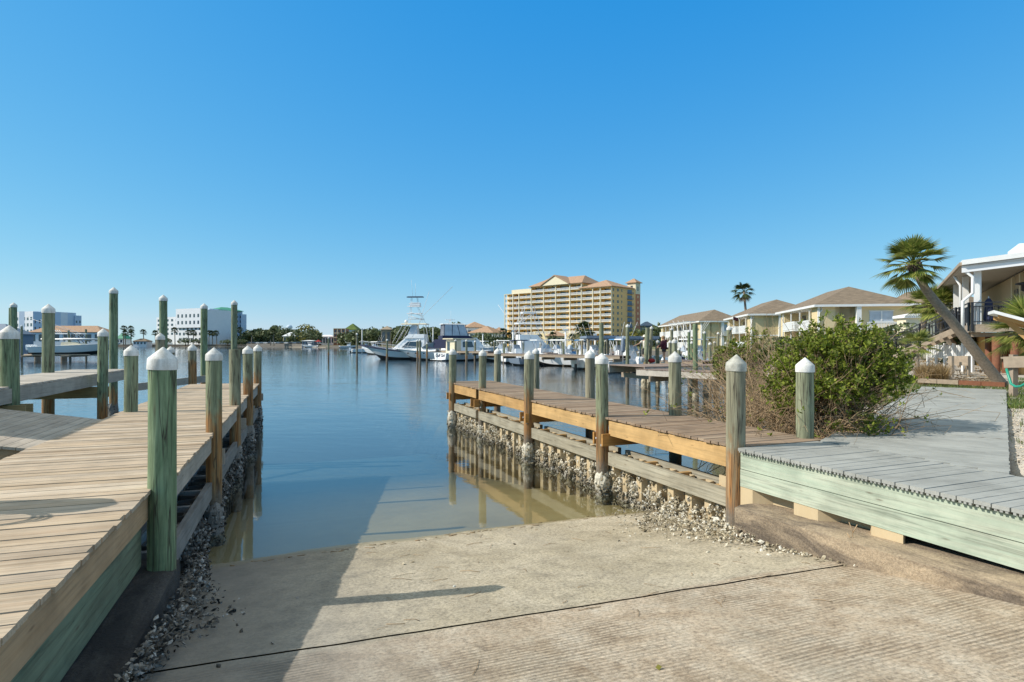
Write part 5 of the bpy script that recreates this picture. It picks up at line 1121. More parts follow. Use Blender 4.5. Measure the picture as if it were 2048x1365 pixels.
for px, Y, yt, w_, lb in [(1197, 70, 675, 3.6, 'blue grey flat roofed boat lift left of the tall leaning piling'), (1272, 64, 676, 3.4, 'blue grey flat roofed boat lift beside the tall capped piling')]:
    t = empty('covered_lift', (GX(px, Y), Y, 0), lb, 'boat lift'); z = ZP(yt, Y)
    mb = MB(); mb.box((0, 0, z), (w_, 6.5, .28)); mb.box((0, 0, z-.2), (w_*.9, 6.2, .12)); mb.build('roof', M['dkblue'], t, local=True)
    for x in (-.44, .44):
        for y in (-2.9, 2.9): T(t, 'post', 'pile', [[(w_*x, y, -1.5), (w_*x, y, z-.15)]], .13, 8)
t = empty('parasol', P(1246, 700, 47), 'closed tall grey parasol on the marina dock', 'parasol'); 
mb = MB(); mb.lathe((0, 0, -.2), [(.13, 0), (.17, .15), (.13, 1.05), (.03, 1.15)], 8); mb.build('canopy', M['dkblue'], t, local=True); T(t, 'pole', 'white', [[(0, 0, -1.1), (0, 0, 1.1)]], .03)

# ------------------------------------------------------------------ marina docks
def simple_dock(label, A, B, w_, z, parts=True, fas=.28, seed=1, fm='oldtimber', dm='deckM'):
    A, B = Vector((*A, 0)), Vector((*B, 0)); fr = Frame(A.x, A.y, (B-A).x, (B-A).y); L = (B-A).length
    t = empty('marina_dock', ((A+B)/2), label, 'dock'); boards(fr, 0, L, 0, w_, lambda s: z, wid=.15, seed=seed).build('deck', M[dm], t)
    for q in (.03, w_-.07):
        mb = MB(); mb.fbox(fr, 0, L, q, q+.045, z-.05-fas, z-.05); mb.build('side_beam', M[fm], t)
    mb = MB(); s = 1.0
    while s < L: mb.fbox(fr, s, s+.1, -.15, w_+.15, z-.35-fas, z-.06-fas); s += 3.6
    mb.build('cross_beam', M['oldtimber'], t); 
    return t
simple_dock('long dark marina dock in front of the moored boats', (GX(985, 80), 80), (GX(1262, 62), 62), 1.8, 1.72)
simple_dock('marina finger dock reaching back beside the white tower boat', (GX(1095, 78), 78), (GX(1060, 108), 108), 1.4, 1.7)
simple_dock('marina finger dock behind the two covered lifts', (GX(1228, 64), 64), (GX(1215, 92), 92), 1.4, 1.7)
simple_dock('dock beside the name-bearing cabin cruiser', (GX(862, 112), 112), (GX(990, 97), 97), 1.5, 1.7)
simple_dock('low pale dock between the tall pilings and the cream houses', (GX(1236, 47), 47), (GX(1470, 45), 45), 1.6, 1.3, fm='wallw')
md = simple_dock('brown fishing dock with pale side boards where the two people stand', (GX(1217, 35.6), 35.6), (GX(1420, 38.6), 38.6), 3.6, 1.74, fas=.42, fm='wood_pale' if 'wood_pale' in M else 'deckU')
simple_dock('lower brown dock running right into the brambles', (GX(1312, 33.5), 33.5), (GX(1478, 29.5), 29.5), 1.7, 1.62, fas=.3, fm='deckU')
simple_dock('raised dark platform behind the person in maroon', (GX(1363, 40.5), 40.5), (GX(1450, 38), 38), 2.5, 1.9, fas=.3)
t = empty('dock_ladder', P(1338, 752, 33.2), 'white ladder hanging from the lower brown dock', 'ladder')
T(t, 'rail', 'white', [[(-.17, -.1, -1.2), (-.17, 0, .45)]], .03); T(t, 'rail', 'white', [[(.17, -.1, -1.2), (.17, 0, .45)]], .03); T(t, 'rung', 'white', [[(-.17, -.1+.06*k, -1.0+k*.3), (.17, -.1+.06*k, -1.0+k*.3)] for k in range(5)], .022)
# mid-distance pilings: px, top y, base y (waterline), diameter px, cap, label
MP = [(1203, 646, 782, 8.6, 0, 'tall uncapped grey piling left of the brown fishing dock'), (1255, 648, 769, 7.2, 1, 'tall capped piling at the left of the brown fishing dock, before the covered lift'), (1293.5, 656, 782, 9, 0, 'tall leaning uncapped piling in front of the hat wearing person'), (1301.5, 652, 779, 6.5, 1, 'tall capped piling directly right of the leaning uncapped one'), (1315, 679, 779, 6.8, 1, 'shorter capped piling left of the person in maroon'), (1340, 680, 782, 6.4, 1, 'thin capped piling just right of the person in maroon'), (1343.5, 655, 765, 6, 1, 'tall thin capped piling behind and right of the person in maroon'), (1349, 677, 790, 10.2, 1, 'thick capped piling right of the person in maroon'),
      (1378, 659, 770, 6, 1, 'tall capped piling left of the pale green uncapped one'), (1383.5, 682, 778, 5.6, 1, 'shorter capped piling touching the pale green uncapped one'), (1390.5, 648, 804, 10, 0, 'tall pale green uncapped piling standing before the lower brown dock'), (1412, 740, 790, 8.4, 0, 'short orange dock leg under the lower brown dock'), (1432, 745, 786, 8, 0, 'dark oyster crusted dock leg at the right of the lower brown dock'), (1358, 695, 770, 6, 1, 'low capped piling on the raised dark platform'), (1409, 662, 765, 5.6, 1, 'capped piling right of the pale green uncapped one'), (1420, 684, 772, 6, 1, 'lower capped piling at the edge of the brambles'), (1436, 664, 760, 5, 1, 'slim dark capped piling beside the middle cream house'), (1429, 682, 758, 4.6, 1, 'small capped piling just left of the slim dark one'), (1458.5, 651, 790, 10, 1, 'tall thick capped piling rising from the brambles'), (1452, 683, 780, 5, 1, 'slim capped piling left of the tall thick one in the brambles')]
for px, yt, yb, wpx, cp_, lb in MP:
    Y = 3*F/(yb-HZ); d = wpx*Y/F; ln = (.055, 0) if 'leaning' in lb else (rb.uniform(-.006, .006), 0)
    cr = (-.2, .75, 90) if yb > 775 else None
    piling(lb, GX(px, Y)-ln[0]*3, Y, ZP(yt, Y), d, cap='cap' if cp_ else None, lean=ln, crust=cr, tint=.9 if 'pale green' in lb else rb.uniform(.15, .5), stain=rb.choice([1.0, 1.5, 1.8]), n=12)
FPL = {'left': [(657, 674, 718), (714, 666, 722), (774, 678, 723.5), (835, 679, 723), (840, 678, 727), (854, 685, 722), (868, 681, 715), (886, 688, 717), (911, 679, 723), (933, 679, 727), (950, 681, 723), (961, 681, 713), (983, 684, 716), (989, 681, 718)],
       'mid': [(995, 679, 716), (1003, 684, 720), (1008, 683, 727), (1021, 687, 722), (1034, 692, 722), (1041, 686, 725), (1046, 682, 729), (1081, 684, 728), (1089, 699, 726), (1090, 685, 718), (1099, 698, 726), (1108.5, 699, 726), (1118, 700, 726), (1120.5, 684, 730), (1127, 681, 733), (1130.5, 695, 726), (1142, 694, 724), (1145, 686, 718), (1152.5, 693, 726), (1155, 682, 733), (1161, 700, 727), (1164, 693, 725), (1176, 692, 724), (1211, 680, 736), (1215, 677, 732), (1242, 684, 735), (1271, 678, 740), (1281, 685, 742), (1277.5, 703, 734)],
       'right': [(1521, 673, 725), (1526, 689, 728), (1545, 689, 730)]}
BETW = {'left': ['standing alone in open water left of the boats', 'in front of the sportfishing boat bow', 'in front of the sportfishing boat midship', 'left of the close pair before the express cruiser', 'right of the close pair before the express cruiser', 'at the express cruiser stern', 'behind the express cruiser stern', 'left of the cabin cruiser wheelhouse', 'before the cabin cruiser wheelhouse', 'before the cabin cruiser side', 'before the cabin cruiser foredeck', 'behind the cabin cruiser bow', 'off the cabin cruiser bow', 'right of the cabin cruiser bow']}
for key, lst in FPL.items():
    for i, (px, yt, yb) in enumerate(lst):
        Y = 3*F/(yb-HZ); d = 4.0*Y/F if Y < 90 else .34
        if key == 'left': lb = 'capped marina piling '+BETW['left'][i]
        elif key == 'mid':
            if i < 6: lb = 'capped marina piling, %s to the right of the cabin cruiser, left of the tower boat' % ORD[i]
            elif i < 16: lb = 'capped marina piling, %s right of the white tower boat along the dark dock' % ORD[i-6]
            elif i < 23: lb = 'capped marina piling, %s right of the gatehouse along the dark dock' % ORD[i-16]
            else: lb = 'marina piling, %s in the cluster around the covered lifts' % ORD[i-23]
        else: lb = 'low capped piling, %s from the left behind the brambles' % ORD[i]
        piling(lb, GX(px, Y), Y, ZP(yt, Y), d, cap=None if px in (1215, 1242) else 'cap', tint=rb.uniform(.1, .5), stain=rb.choice([.9, 1.3, 1.7]), n=10, group='pilings of the far marina', lean=(rb.uniform(-.006, .006), 0))
# dock lamps and mast posts
for px, yt, Y, lb in [(1026, 663, 84, 'white marina light post left of the tower boat'), (1131, 661, 84, 'white double headed marina light post before the gatehouse'), (1190.5, 671, 74, 'white marina light post beside the left covered lift'), (724, 660, 170, 'white light post behind the sportfishing boat bow'), (965.5, 670, 130, 'white light post behind the cabin cruiser bow'), (866, 655, 150, 'thin pale mast behind the express cruiser')]:
    z = ZP(yt, Y); t = empty('lamp_post', (GX(px, Y), Y, 0), lb, 'lamp post'); T(t, 'post', 'white', [[(0, 0, -1), (0, 0, z)]], .11, 8)
    mb = MB(); mb.box((0, 0, z+.1), (.8 if 'double' in lb else .35, .3, .22)); mb.build('lamp_head', M['white'], t, local=True)

# ------------------------------------------------------------------ people
def person(name_label, loc, rz, joints, edges, cloth, hairm):
    t = None; me = bpy.data.meshes.new('person'); keys = list(joints); me.from_pydata([joints[k][0] for k in keys], [(keys.index(a), keys.index(b)) for a, b in edges], [])
    o = bpy.data.objects.new('person', me); COL.objects.link(o); md = o.modifiers.new('skin', 'SKIN')
    for v, k in zip(me.skin_vertices[0].data, keys): v.radius = (joints[k][1],)*2 if not isinstance(joints[k][1], tuple) else joints[k][1]; v.use_root = (k == 'pelvis')
    o.modifiers.new('sub', 'SUBSURF').levels = 1; o.modifiers['sub'].render_levels = 1; me.materials.append(M['skin'])
    o.location = loc; o.rotation_euler = (0, 0, rz); ORG[o.name] = Vector(loc); tag(o, name_label, 'person')
    for nm, mat, pts in cloth:
        mb = MB()
        for path, rad in pts: mb.tube(path, rad, 12)
        mb.build(nm, M[mat], o, local=True)
    h = joints['head'][0]; mb = MB(); mb.sphere((h[0]+.0, h[1]+.015, h[2]+.035), .108, 14, 0, (.95, 1.05, 1.05))
    if hairm == 'hair':
        mb.sphere((h[0]-.02, h[1]+.09, h[2]-.03), .06, 8, 0, (1, .8, 1.3))
        mb.build('hair', M['hair'], o, local=True)
    else:
        mb.build('hair', M['hair'], o, local=True); mb = MB(); mb.lathe((h[0], h[1], h[2]+.06), [(.23, 0), (.235, .015), (.12, .03), (.11, .13), (.05, .15)], 16); mb.build('hat', M['pale'], o, local=True)
    mb = MB()
    for sx in (-.035, .035): mb.sphere((h[0]+sx, h[1]-.098, h[2]+.015), .012, 6)
    mb.build('eye', M['black'], o, local=True)
    return o
def body(arm_l, arm_r, hx=0, hy=0):
    J = dict(pelvis=((0,0,.93), (.15,.11)), waist=((0,0,1.08), (.135,.10)), chest=((0,-.01,1.28), (.165,.115)), neck0=((0,-.005,1.43), .07), neck=((hx*.4,hy*.4-.01,1.48), .052), head=((hx,hy-.02,1.60), (.085,.10)), crown=((hx,hy-.01,1.68), .07), nose=((hx,hy-.115,1.585), .018))
    E = [('pelvis','waist'), ('waist','chest'), ('chest','neck0'), ('neck0','neck'), ('neck','head'), ('head','crown'), ('head','nose')]
    for s, q in ((-1, 'l'), (1, 'r')):
        J['hip'+q] = ((s*.095,0,.88), .095); J['thigh'+q] = ((s*.10,-.005,.70), .082); J['knee'+q] = ((s*.10,-.01,.47), .056); J['calf'+q] = ((s*.10,.015,.34), .058); J['ankle'+q] = ((s*.10,.02,.08), .036); J['toe'+q] = ((s*.12,-.14,.03), .03)
        E += [('pelvis','hip'+q), ('hip'+q,'thigh'+q), ('thigh'+q,'knee'+q), ('knee'+q,'calf'+q), ('calf'+q,'ankle'+q), ('ankle'+q,'toe'+q)]
        el, wr = arm_l if s < 0 else arm_r
        J['sh'+q] = ((s*.175,-.005,1.40), .058); J['el'+q] = (el, .042); J['wr'+q] = (wr, .027); d = (Vector(wr)-Vector(el)).normalized(); hp = Vector(wr)+d*.07; J['hand'+q] = (tuple(hp), (.036, .02))
        E += [('neck0','sh'+q), ('sh'+q,'el'+q), ('el'+q,'wr'+q), ('wr'+q,'hand'+q)]
        x = d.cross(Vector((0,0,1))); x = x.normalized() if x.length > .1 else Vector((1,0,0)); dn = x.cross(d).normalized()*.02
        for k in range(4):
            b = hp+d*.025+x*(k-1.5)*.02; l = (.055, .07, .075, .06)[k]; J['fa%d%s' % (k, q)] = (tuple(b), .009); J['fb%d%s' % (k, q)] = (tuple(b+d*l-dn*(.8+.2*k)), .007); E += [('hand'+q, 'fa%d%s' % (k, q)), ('fa%d%s' % (k, q), 'fb%d%s' % (k, q))]
        J['ta'+q] = (tuple(Vector(wr)+d*.05+x*.045), .011); J['tb'+q] = (tuple(Vector(wr)+d*.09+x*.06), .008); E += [('hand'+q,'ta'+q), ('ta'+q,'tb'+q)]
    return J, E
J, E = body(((-.30,-.16,1.16), (-.16,-.36,1.08)), ((.30,-.10,1.14), (.20,-.30,1.02)), -.02, -.05)
person('person in maroon hooded top and dark shorts standing barelegged on the fishing dock', (GX(1328, 38.2), 38.2, 1.74), -2.0, J, E,
  [('hooded_top', 'maroon', [([(0,0,.90), (0,0,1.05), (0,-.01,1.25), (0,-.01,1.38), (0,-.005,1.46)], [.205, .195, .205, .19, .08]), ([(-.17,0,1.40), (-.305,-.16,1.16), (-.17,-.345,1.085)], [.09, .075, .05]), ([(.17,0,1.40), (.305,-.10,1.14), (.21,-.285,1.03)], [.09, .075, .05]), ([(-.08,.07,1.44), (0,.13,1.43), (.08,.07,1.44)], [.05, .07, .05])]),
   ('shorts', 'charcoal', [([(0,0,.95), (0,0,.86)], [.175, .18]), ([(-.095,0,.9), (-.10,0,.72)], [.115, .115]), ([(.095,0,.9), (.10,0,.72)], [.115, .115])]),
   ('shoe', 'pale', [([(-.10,.05,.035), (-.115,-.06,.04), (-.12,-.16,.03)], [.04, .045, .03]), ([(.10,.05,.035), (.115,-.06,.04), (.12,-.16,.03)], [.04, .045, .03])])], 'hair')
J, E = body(((-.40,-.12,1.22), (-.62,-.26,1.12)), ((.24,-.05,1.12), (.2,-.22,.98)), -.03, -.03)
person('person in a pale hat mostly hidden behind the leaning piling, one arm held out', (GX(1290.5, 38.9), 38.9, 1.74), -.3, J, E,
  [('shirt', 'pale', [([(0,0,.92), (0,0,1.1), (0,-.01,1.27), (0,-.01,1.38), (0,-.005,1.46)], [.165, .155, .175, .165, .07]), ([(-.17,0,1.40), (-.30,-.07,1.30)], [.08, .07]), ([(.17,0,1.40), (.215,-.03,1.24)], [.08, .07])]),
   ('shorts', 'charcoal', [([(0,0,.95), (0,0,.86)], [.165, .17]), ([(-.095,0,.9), (-.10,0,.55)], [.11, .09]), ([(.095,0,.9), (.10,0,.55)], [.11, .09])])], 'hat')
t = empty('tackle_bag', P(1303, 725, 38.0), 'dark red bag lying on the fishing dock', 'bag'); mb = MB(); mb.sphere((0, 0, .1), .2, 12, 0, (1.2, .7, .7)); mb.build('pouch', M['red'], t, local=True); T(t, 'strap', 'black', [[(-.15, 0, .2), (0, 0, .34), (.15, 0, .2)]], .015)
t = empty('bait_bucket', P(1285, 725, 37.6), 'small white bucket on the fishing dock', 'bucket'); mb = MB(); mb.lathe((0, 0, 0), [(.11, 0), (.14, .28), (.15, .3)], 14); mb.build('pail', M['white'], t, local=True); T(t, 'handle', 'steel', [[(-.14, 0, .28), (0, 0, .42), (.14, 0, .28)]], .008)
# ------------------------------------------------------------------ cream houses by the marina
def cream_house(label, C, ang, wid, dep, seed, notch=True, flag=False, arches=False):
    """C: near front-left corner; front runs along u, depth along v (receding)"""
    v = Vector((math.sin(ang), math.cos(ang), 0)); u = Vector((v.y, -v.x, 0)); C = Vector((*C, 0)); t = empty('cream_house', C+u*wid/2+v*dep/2, label, 'house')
    def bx(mb, a0, a1, b0, b1, z0, z1): mb.hexa(C+u*a0+v*b0+Vector((0,0,z0)), u*(a1-a0), v*(b1-b0), Vector((0,0,z1-z0)))
    ez, f1, f2 = 7.55, 2.15, 4.95
    mb = MB(); bx(mb, 1.9, wid, .0, dep, .5, ez); bx(mb, 0, 4.2, 0, 3.0, .5, ez); bx(mb, 0, 3.2, dep-2.5, dep, .5, ez); mb.build('wall', M['yelp'], t)
    mb = MB(); bx(mb, -.02, 4.25, -.03, .02, f2-.75, f2-.55); bx(mb, 4.2, 4.75, -.55, .5, .5, ez); bx(mb, -.12, .12, -.1, .12, .5, ez); mb.build('trim', M['white'], t)
    # hipped roof: eaves, then slopes
    a = C-u*.7-v*.7; b = C+u*(wid+.7)-v*.7; c = b+v*(dep+1.4); d = a+v*(dep+1.4); h = 3.0
    r0 = C+u*wid/2+v*wid*.52; r1 = C+u*wid/2+v*(dep-wid*.45); Z = Vector((0,0,ez)); E = Vector((0,0,ez+.28)); H = Vector((0,0,ez+h))
    mb = MB(); mb.add([a+E, b+E, c+E, d+E, r0+H, r1+H], [(0,1,4), (1,2,5,4), (2,3,5), (3,0,4,5)]); mb.build('roof', M['brownroof'], t)
    mb = MB(); mb.add([a+Z, b+Z, c+Z, d+Z, a+E, b+E, c+E, d+E], [(3,2,1,0), (0,1,5,4), (1,2,6,5), (2,3,7,6), (3,0,4,7)]); mb.build('eave', M['white'], t)
    n = max(2, int((dep-5.5)/4)); rq = random.Random(seed)
    for fl in (f1, f2):
        for k in range(n):
            b0 = 3.0+k*(dep-5.5)/n; b1 = b0+(dep-5.5)/n; mb = MB(); o_ = -.9 if (k % 2 and fl == f2) else -.3
            bx(mb, o_, 1.9, b0+.03, b1-.03, fl-.22, fl); bal = mb.build('balcony', M['white'], t)
            mb = MB(); bx(mb, o_-.05, o_, b0+.05, b1-.05, fl+.95, fl+1.08); bx(mb, o_-.05, o_, b0+.05, b1-.05, fl+.02, fl+.12); q = b0+.06
            while q < b1-.1: bx(mb, o_-.045, o_-.01, q, q+.115, fl+.1, fl+.97); q += .15
            for bb in (b0+.05, b1-.1):
                bx(mb, o_, 1.8, bb, bb+.05, fl+.95, fl+1.05); q = o_
                while q < 1.8: bx(mb, q, q+.1, bb, bb+.04, fl, fl+.95); q += .16
            mb.build('railing', M['white'], bal)
            mb = MB(); m0 = b0+.5; bx(mb, 1.84, 1.9, m0, m0+1.8, fl+.05, fl+2.1); mb.build('glass_door', M['glass'], t)
    for k in range(n+1):
        b0 = 3.0+k*(dep-5.5)/n; mb = MB(); bx(mb, -.32, -.18, b0-.07, b0+.07, .8, ez-.02); mb.build('post', M['white'], t)
    if arches:
        for k in range(n*2):
            b0 = 3.0+k*(dep-5.5)/n/2; b1 = b0+(dep-5.5)/n/2; cc = C-u*.34+v*(b0+b1)/2; rad = (b1-b0)/2-.12
            vs = []; m_ = 10
            for i in range(m_+1):
                th = PI*i/m_; vs += [cc+v*rad*math.cos(th)+Vector((0,0,f2-1.15+.8*math.sin(th))), cc+v*(b1-b0)/2*math.cos(th)+Vector((0,0,f2-.2 if 0 < i < m_ else f2-1.15))]
            mb = MB(); mb.add(vs, [(2*i, 2*i+1, 2*i+3, 2*i+2) for i in range(m_)]); mb.build('arch', M['white'], t)
    # front: window with a little balcony
    mb = MB(); bx(mb, wid*.55, wid*.80, -.05, .02, f2+.75, f2+2.0); mb.build('window', M['vinyl'], t)
    mb = MB(); bx(mb, wid*.54, wid*.81, -.09, -.04, f2+.66, f2+.76); bx(mb, wid*.54, wid*.81, -.09, -.04, f2+2.0, f2+2.1); bx(mb, wid*.67, wid*.685, -.09, -.04, f2+.75, f2+2.0); mb.build('window_frame', M['white'], t)
    mb = MB(); bx(mb, wid*.48, wid*.83, -1.0, -.02, f2-.35, f2-.2); q = wid*.48
    while q < wid*.83: bx(mb, q, q+.09, -1.0, -.95, f2-.2, f2+.6); q += .17
    bx(mb, wid*.48, wid*.83, -1.02, -.94, f2+.55, f2+.65); mb.build('small_balcony', M['white'], t)
    mb = MB(); mb.tube([C+u*.3-v*.12+Vector((0,0,ez)), C+u*.35-v*.12+Vector((0,0,ez-.4)), C+u*.05-v*.12+Vector((0,0,ez-.7)), C+u*.05-v*.12+Vector((0,0,1))], .06, 6); mb.build('downpipe', M['white'], t)
    mb = MB(); bx(mb, 1.6, 1.9, -.06, .0, f2-1.4, f2-1.1); mb.build('wall_vent', M['black'], t)
    return t
cream_house('nearest cream house with brown hipped roof behind the green shrub', (38.6, 75.5), .19, 10.6, 19, 1)
cream_house('middle cream house with brown hipped roof and small flag on its balcony', (39.4, 98.8), .17, 10.6, 21, 2)
cream_house('farthest cream house with white arches and pergola facing the marina', (41.0, 130), .02, 8.5, 38, 3, arches=True)
t = empty('flag', P(1466, 640, 103), 'small faded flag on the middle cream house balcony', 'flag'); mb = MB(); mb.add([(0, 0, 0), (.9, .1, -.3), (.9, .1, .3), (0, 0, .6)], [(0,1,2,3)]); mb.build('cloth', M['maroon'], t, local=True); T(t, 'staff', 'white', [[(0, 0, -.6), (0, 0, .7)]], .03)
t = empty('pergola', (39.2, 140, 0), 'white pergola on the farthest cream house terrace', 'pergola')
T(t, 'post', 'white', [[(x, y, 1), (x, y, 7.7)] for x in (0,) for y in (-8, -3, 2, 7)], .1); 
mb = MB(); 
for k in range(22): mb.box((.9, -8.5+k*.75, 7.75), (3.4, .12, .16))
mb.box((-.2, -.5, 7.6), (.15, 16.5, .2)); mb.build('rafters', M['white'], t, local=True)
small_house('house', 'pale house behind the palms near the black stair railing', 'house', 1812, 1905, 64, 1.5, 5.7, .5, 'crm', 'wallw', 0, over=.3)
small_house('house', 'tan house with brown hipped roof left of the restaurant deck', 'house', 1888, 1960, 70, 12, 7.2, 2.6, 'yelp', 'brownroof', 3, z0=3)

# ------------------------------------------------------------------ raised restaurant deck at the right edge
def restaurant():
    C = Vector((22.95, 30.0, 0)); u = Vector((.85, -.53, 0)).normalized(); v = Vector((.53, .85, 0)).normalized()
    t = empty('deck_house', C+u*4+v*6, 'raised house with roofed porch, black railing and tan lower wall at the right edge', 'house')
    def bx(mb, a0, a1, b0, b1, z0, z1): mb.hexa(C+u*a0+v*b0+Vector((0,0,z0)), u*(a1-a0), v*(b1-b0), Vector((0,0,z1-z0)))
    W_ = 9; D_ = 24; fz = 3.95
    mb = MB(); bx(mb, .0, W_, .0, D_, fz-.06, fz); mb.build('porch_floor', M['oldtimber'], t)
    mb = MB(); bx(mb, .0, W_, -.02, .06, fz-.40, fz-.065); bx(mb, -.06, .0, .0, D_, fz-.40, fz-.065); bx(mb, .06, W_, .5, .6, fz-.62, fz-.41); bx(mb, .1, W_, 2.5, 2.6, fz-.62, fz-.41); mb.build('rim_beam', M['oldtimber'], t)
    for a in (1.0, 1.7, 4.8):
        for b in (.15, 2.55):
            mb = MB(); p = C+u*a+v*b; mb.tube([p, p+Vector((0,0,fz-.62))], .17, 12); mb.build('support_post', M['redwood'], t)
    mb = MB(); bx(mb, 1.9, W_, .35, D_, .6, fz-.42)
    for k in range(9): bx(mb, 1.95+k*.75, 1.98+k*.75, .33, .36, .6, fz-.42)
    mb.build('lower_wall', M['tanw'], t)
    # porch posts, wall, ceiling
    for a, b in ((.15, .15), (.15, 5.5), (.15, 11), (.15, 16.5), (.15, 22)):
        mb = MB(); bx(mb, a, a+.28, b, b+.28, fz, 6.85); mb.build('porch_post', M['white'], t)
    mb = MB(); bx(mb, 2.7, W_, 2.5, D_-1, fz, 6.9); mb.build('wall', M['porch'], t)
    for b, a in ((1.15, 2.85), (2.4, 2.6), (4.5, 2.55), (7, 2.55)):
        mb = MB(); bx(mb, a, a+.75, b, b+.34, fz, 6.8); mb.build('wall_column', M['crm'], t)
        mb = MB(); p = C+u*(a+.38)+v*(b-.06)+Vector((0,0,6.25)); mb.sphere(p, .2, 10, 0, (1, .6, .75)); l = mb.build('wall_lamp', M['black'], t); mb = MB(); mb.sphere(p+Vector((-.02,-.08,-.04)), .15, 8, 0, (1, .6, .7)); mb.build('lamp_glass', M['lamp'], l)
    mb = MB(); bx(mb, 3.1, 4.6, 2.45, 2.5, fz+.02, fz+2.1); mb.build('glass_door', M['glass'], t); mb = MB(); bx(mb, 2.65, 2.7, 6, 8, fz+.3, fz+2.1); mb.build('window', M['glass'], t)
    z0, z1 = 6.85, 7.35
    mb = MB(); mb.add([C+u*a+v*b+Vector((0,0,z)) for a, b, z in ((-.35, -.35, z0), (W_, -.35, z1), (W_, D_, z1), (-.35, D_, z0))], [(0,1,2,3)]); mb.build('porch_ceiling', M['soffit'], t)
    mb = MB(); pr = [(-.4, z0+.02), (3.6, z1-.12), (4.5, 7.95), (W_, 8.3)]
    vs = []
    for b in (-.5, D_+.3):
        for a, z in pr: vs.append(C+u*a+v*b+Vector((0,0,z+.26)))
        for a, z in pr: vs.append(C+u*a+v*b+Vector((0,0,z+.02)))
    k = 4; fs = [(i, i+1, 8+i+1, 8+i) for i in range(3)]+[(4+i+1, 4+i, 12+i, 12+i+1) for i in range(3)]+[(i, 4+i, 5+i, 1+i) for i in range(3)]+[(0, 8, 12, 4)]
    mb.add(vs, fs); mb.build('roof', M['white'], t)
    mb = MB(); vs = []
    for a, z in pr: vs += [C+u*a+v*(-.3)+Vector((0,0,z)), C+u*a+v*(-.3)+Vector((0,0,min(z, z1)-.35))]
    mb.add(vs, [(2*i, 2*i+1, 2*i+3, 2*i+2) for i in range(3)]); mb.build('gable_board', M['wallw'], t)
    mb = MB(); bx(mb, 3.1, 6.5, 4, 7, 7.2, 8.0); bx(mb, 2.9, 6.5, 7.2, 11, 7.2, 8.75); mb.build('rooftop_housing', M['wallw'], t)
    mb = MB(); bx(mb, -.5, -.38, -.4, D_, z0+.02, z0+.18); mb.build('gutter', M['oldtimber'], t)
    mb = MB(); p = C-u*.3-v*.2
    mb.tube([p+Vector((0,0,6.9)), p+Vector((0,0,6.6))+u*.05, p+u*.35+Vector((0,0,6.3)), p+u*.35+Vector((0,0,5.5)), p-u*.05+Vector((0,0,5.1)), p-u*.05+Vector((0,0,3.5))], .075, 8); mb.build('downpipe', M['white'], t)
    mb = MB(); p = C-u*.3+v*5.0
    mb.tube([p+Vector((0,0,6.9)), p+u*.3+Vector((0,0,6.3)), p+u*.3+Vector((0,0,3.6))], .075, 8); mb.build('downpipe', M['white'], t)
    # railing
    mb = MB()
    def railrun(a0, b0, a1, b1):
        A = C+u*a0+v*b0; B = C+u*a1+v*b1
        for z in (fz+1.07, fz+.88, fz+.12): mb.beam(A+Vector((0,0,z)), B+Vector((0,0,z)), .05, .05)
        L = (B-A).length; n = int(L/.14)
        for i in range(n+1): mb.beam(A.lerp(B, i/n)+Vector((0,0,fz+.12)), A.lerp(B, i/n)+Vector((0,0,fz+.88)), .018, .018)
        m = max(1, int(L/1.9))
        for i in range(m+1): mb.beam(A.lerp(B, i/m)+Vector((0,0,fz-.35)), A.lerp(B, i/m)+Vector((0,0,fz+1.1)), .085, .085)
    railrun(.05, -.06, W_, -.06); railrun(-.08, .05, -.08, 3.0); railrun(-.08, 4.6, -.08, D_); mb.build('railing', M['black'], t)
    # stair leaving the left side
    S = C+v*3.8-u*.1; d = (-u*.93+v*.36).normalized(); L = 5.2; drop = 2.55; sd = Vector((-d.y, d.x, 0))
    t2 = empty('stair', S+d*2.5, 'wooden outdoor stair with black railing descending left from the raised porch', 'stairs')
    mb = MB()
    for k in (-.65, .65):
        A = S+sd*k+Vector((0,0,fz-.2)); B = A+d*L+Vector((0,0,-drop)); mb.beam(A, B, .06, .30)
    mb.build('stringer', M['oldtimber'], t2)
    for i in range(13):
        f = (i+.5)/13; p = S+d*L*f+Vector((0,0,fz-.05-drop*f)); mb = MB(); mb.hexa(p-sd*.62-d*.14, sd*1.24, d*.28, Vector((0,0,.04))); mb.build('tread', M['oldtimber'], t2)
    mb = MB()
    for k in (-.7, .7):
        A = S+sd*k+Vector((0,0,fz)); B = A+d*L+Vector((0,0,-drop))
        for z in (1.0, .82, .1): mb.beam(A+Vector((0,0,z)), B+Vector((0,0,z)), .05, .05)
        for i in range(34): p = A.lerp(B, i/33); mb.beam(p+Vector((0,0,.1)), p+Vector((0,0,.82)), .018, .018)
        for i in range(4): p = A.lerp(B, i/3); mb.beam(p+Vector((0,0,-.3)), p+Vector((0,0,1.02)), .08, .08)
    mb.build('railing', M['black'], t2)
    def place(a, b): return C+u*a+v*b+Vector((0,0,fz))
    h = empty('patio_heater', place(2.2, .75), 'tall patio heater with black head on the porch', 'heater'); mb = MB(); mb.lathe((0,0,0), [(.25, 0), (.25, .5), (.22, .55)], 12); mb.build('base', M['black'], h, local=True)
    T(h, 'pole', 'steel', [[(0,0,.5), (0,0,1.6)]], .04, 8); mb = MB(); mb.lathe((0,0,1.6), [(.1, 0), (.17, .05), (.17, .3), (.4, .34), (.38, .4), (.05, .48)], 16); mb.build('head', M['black'], h, local=True)
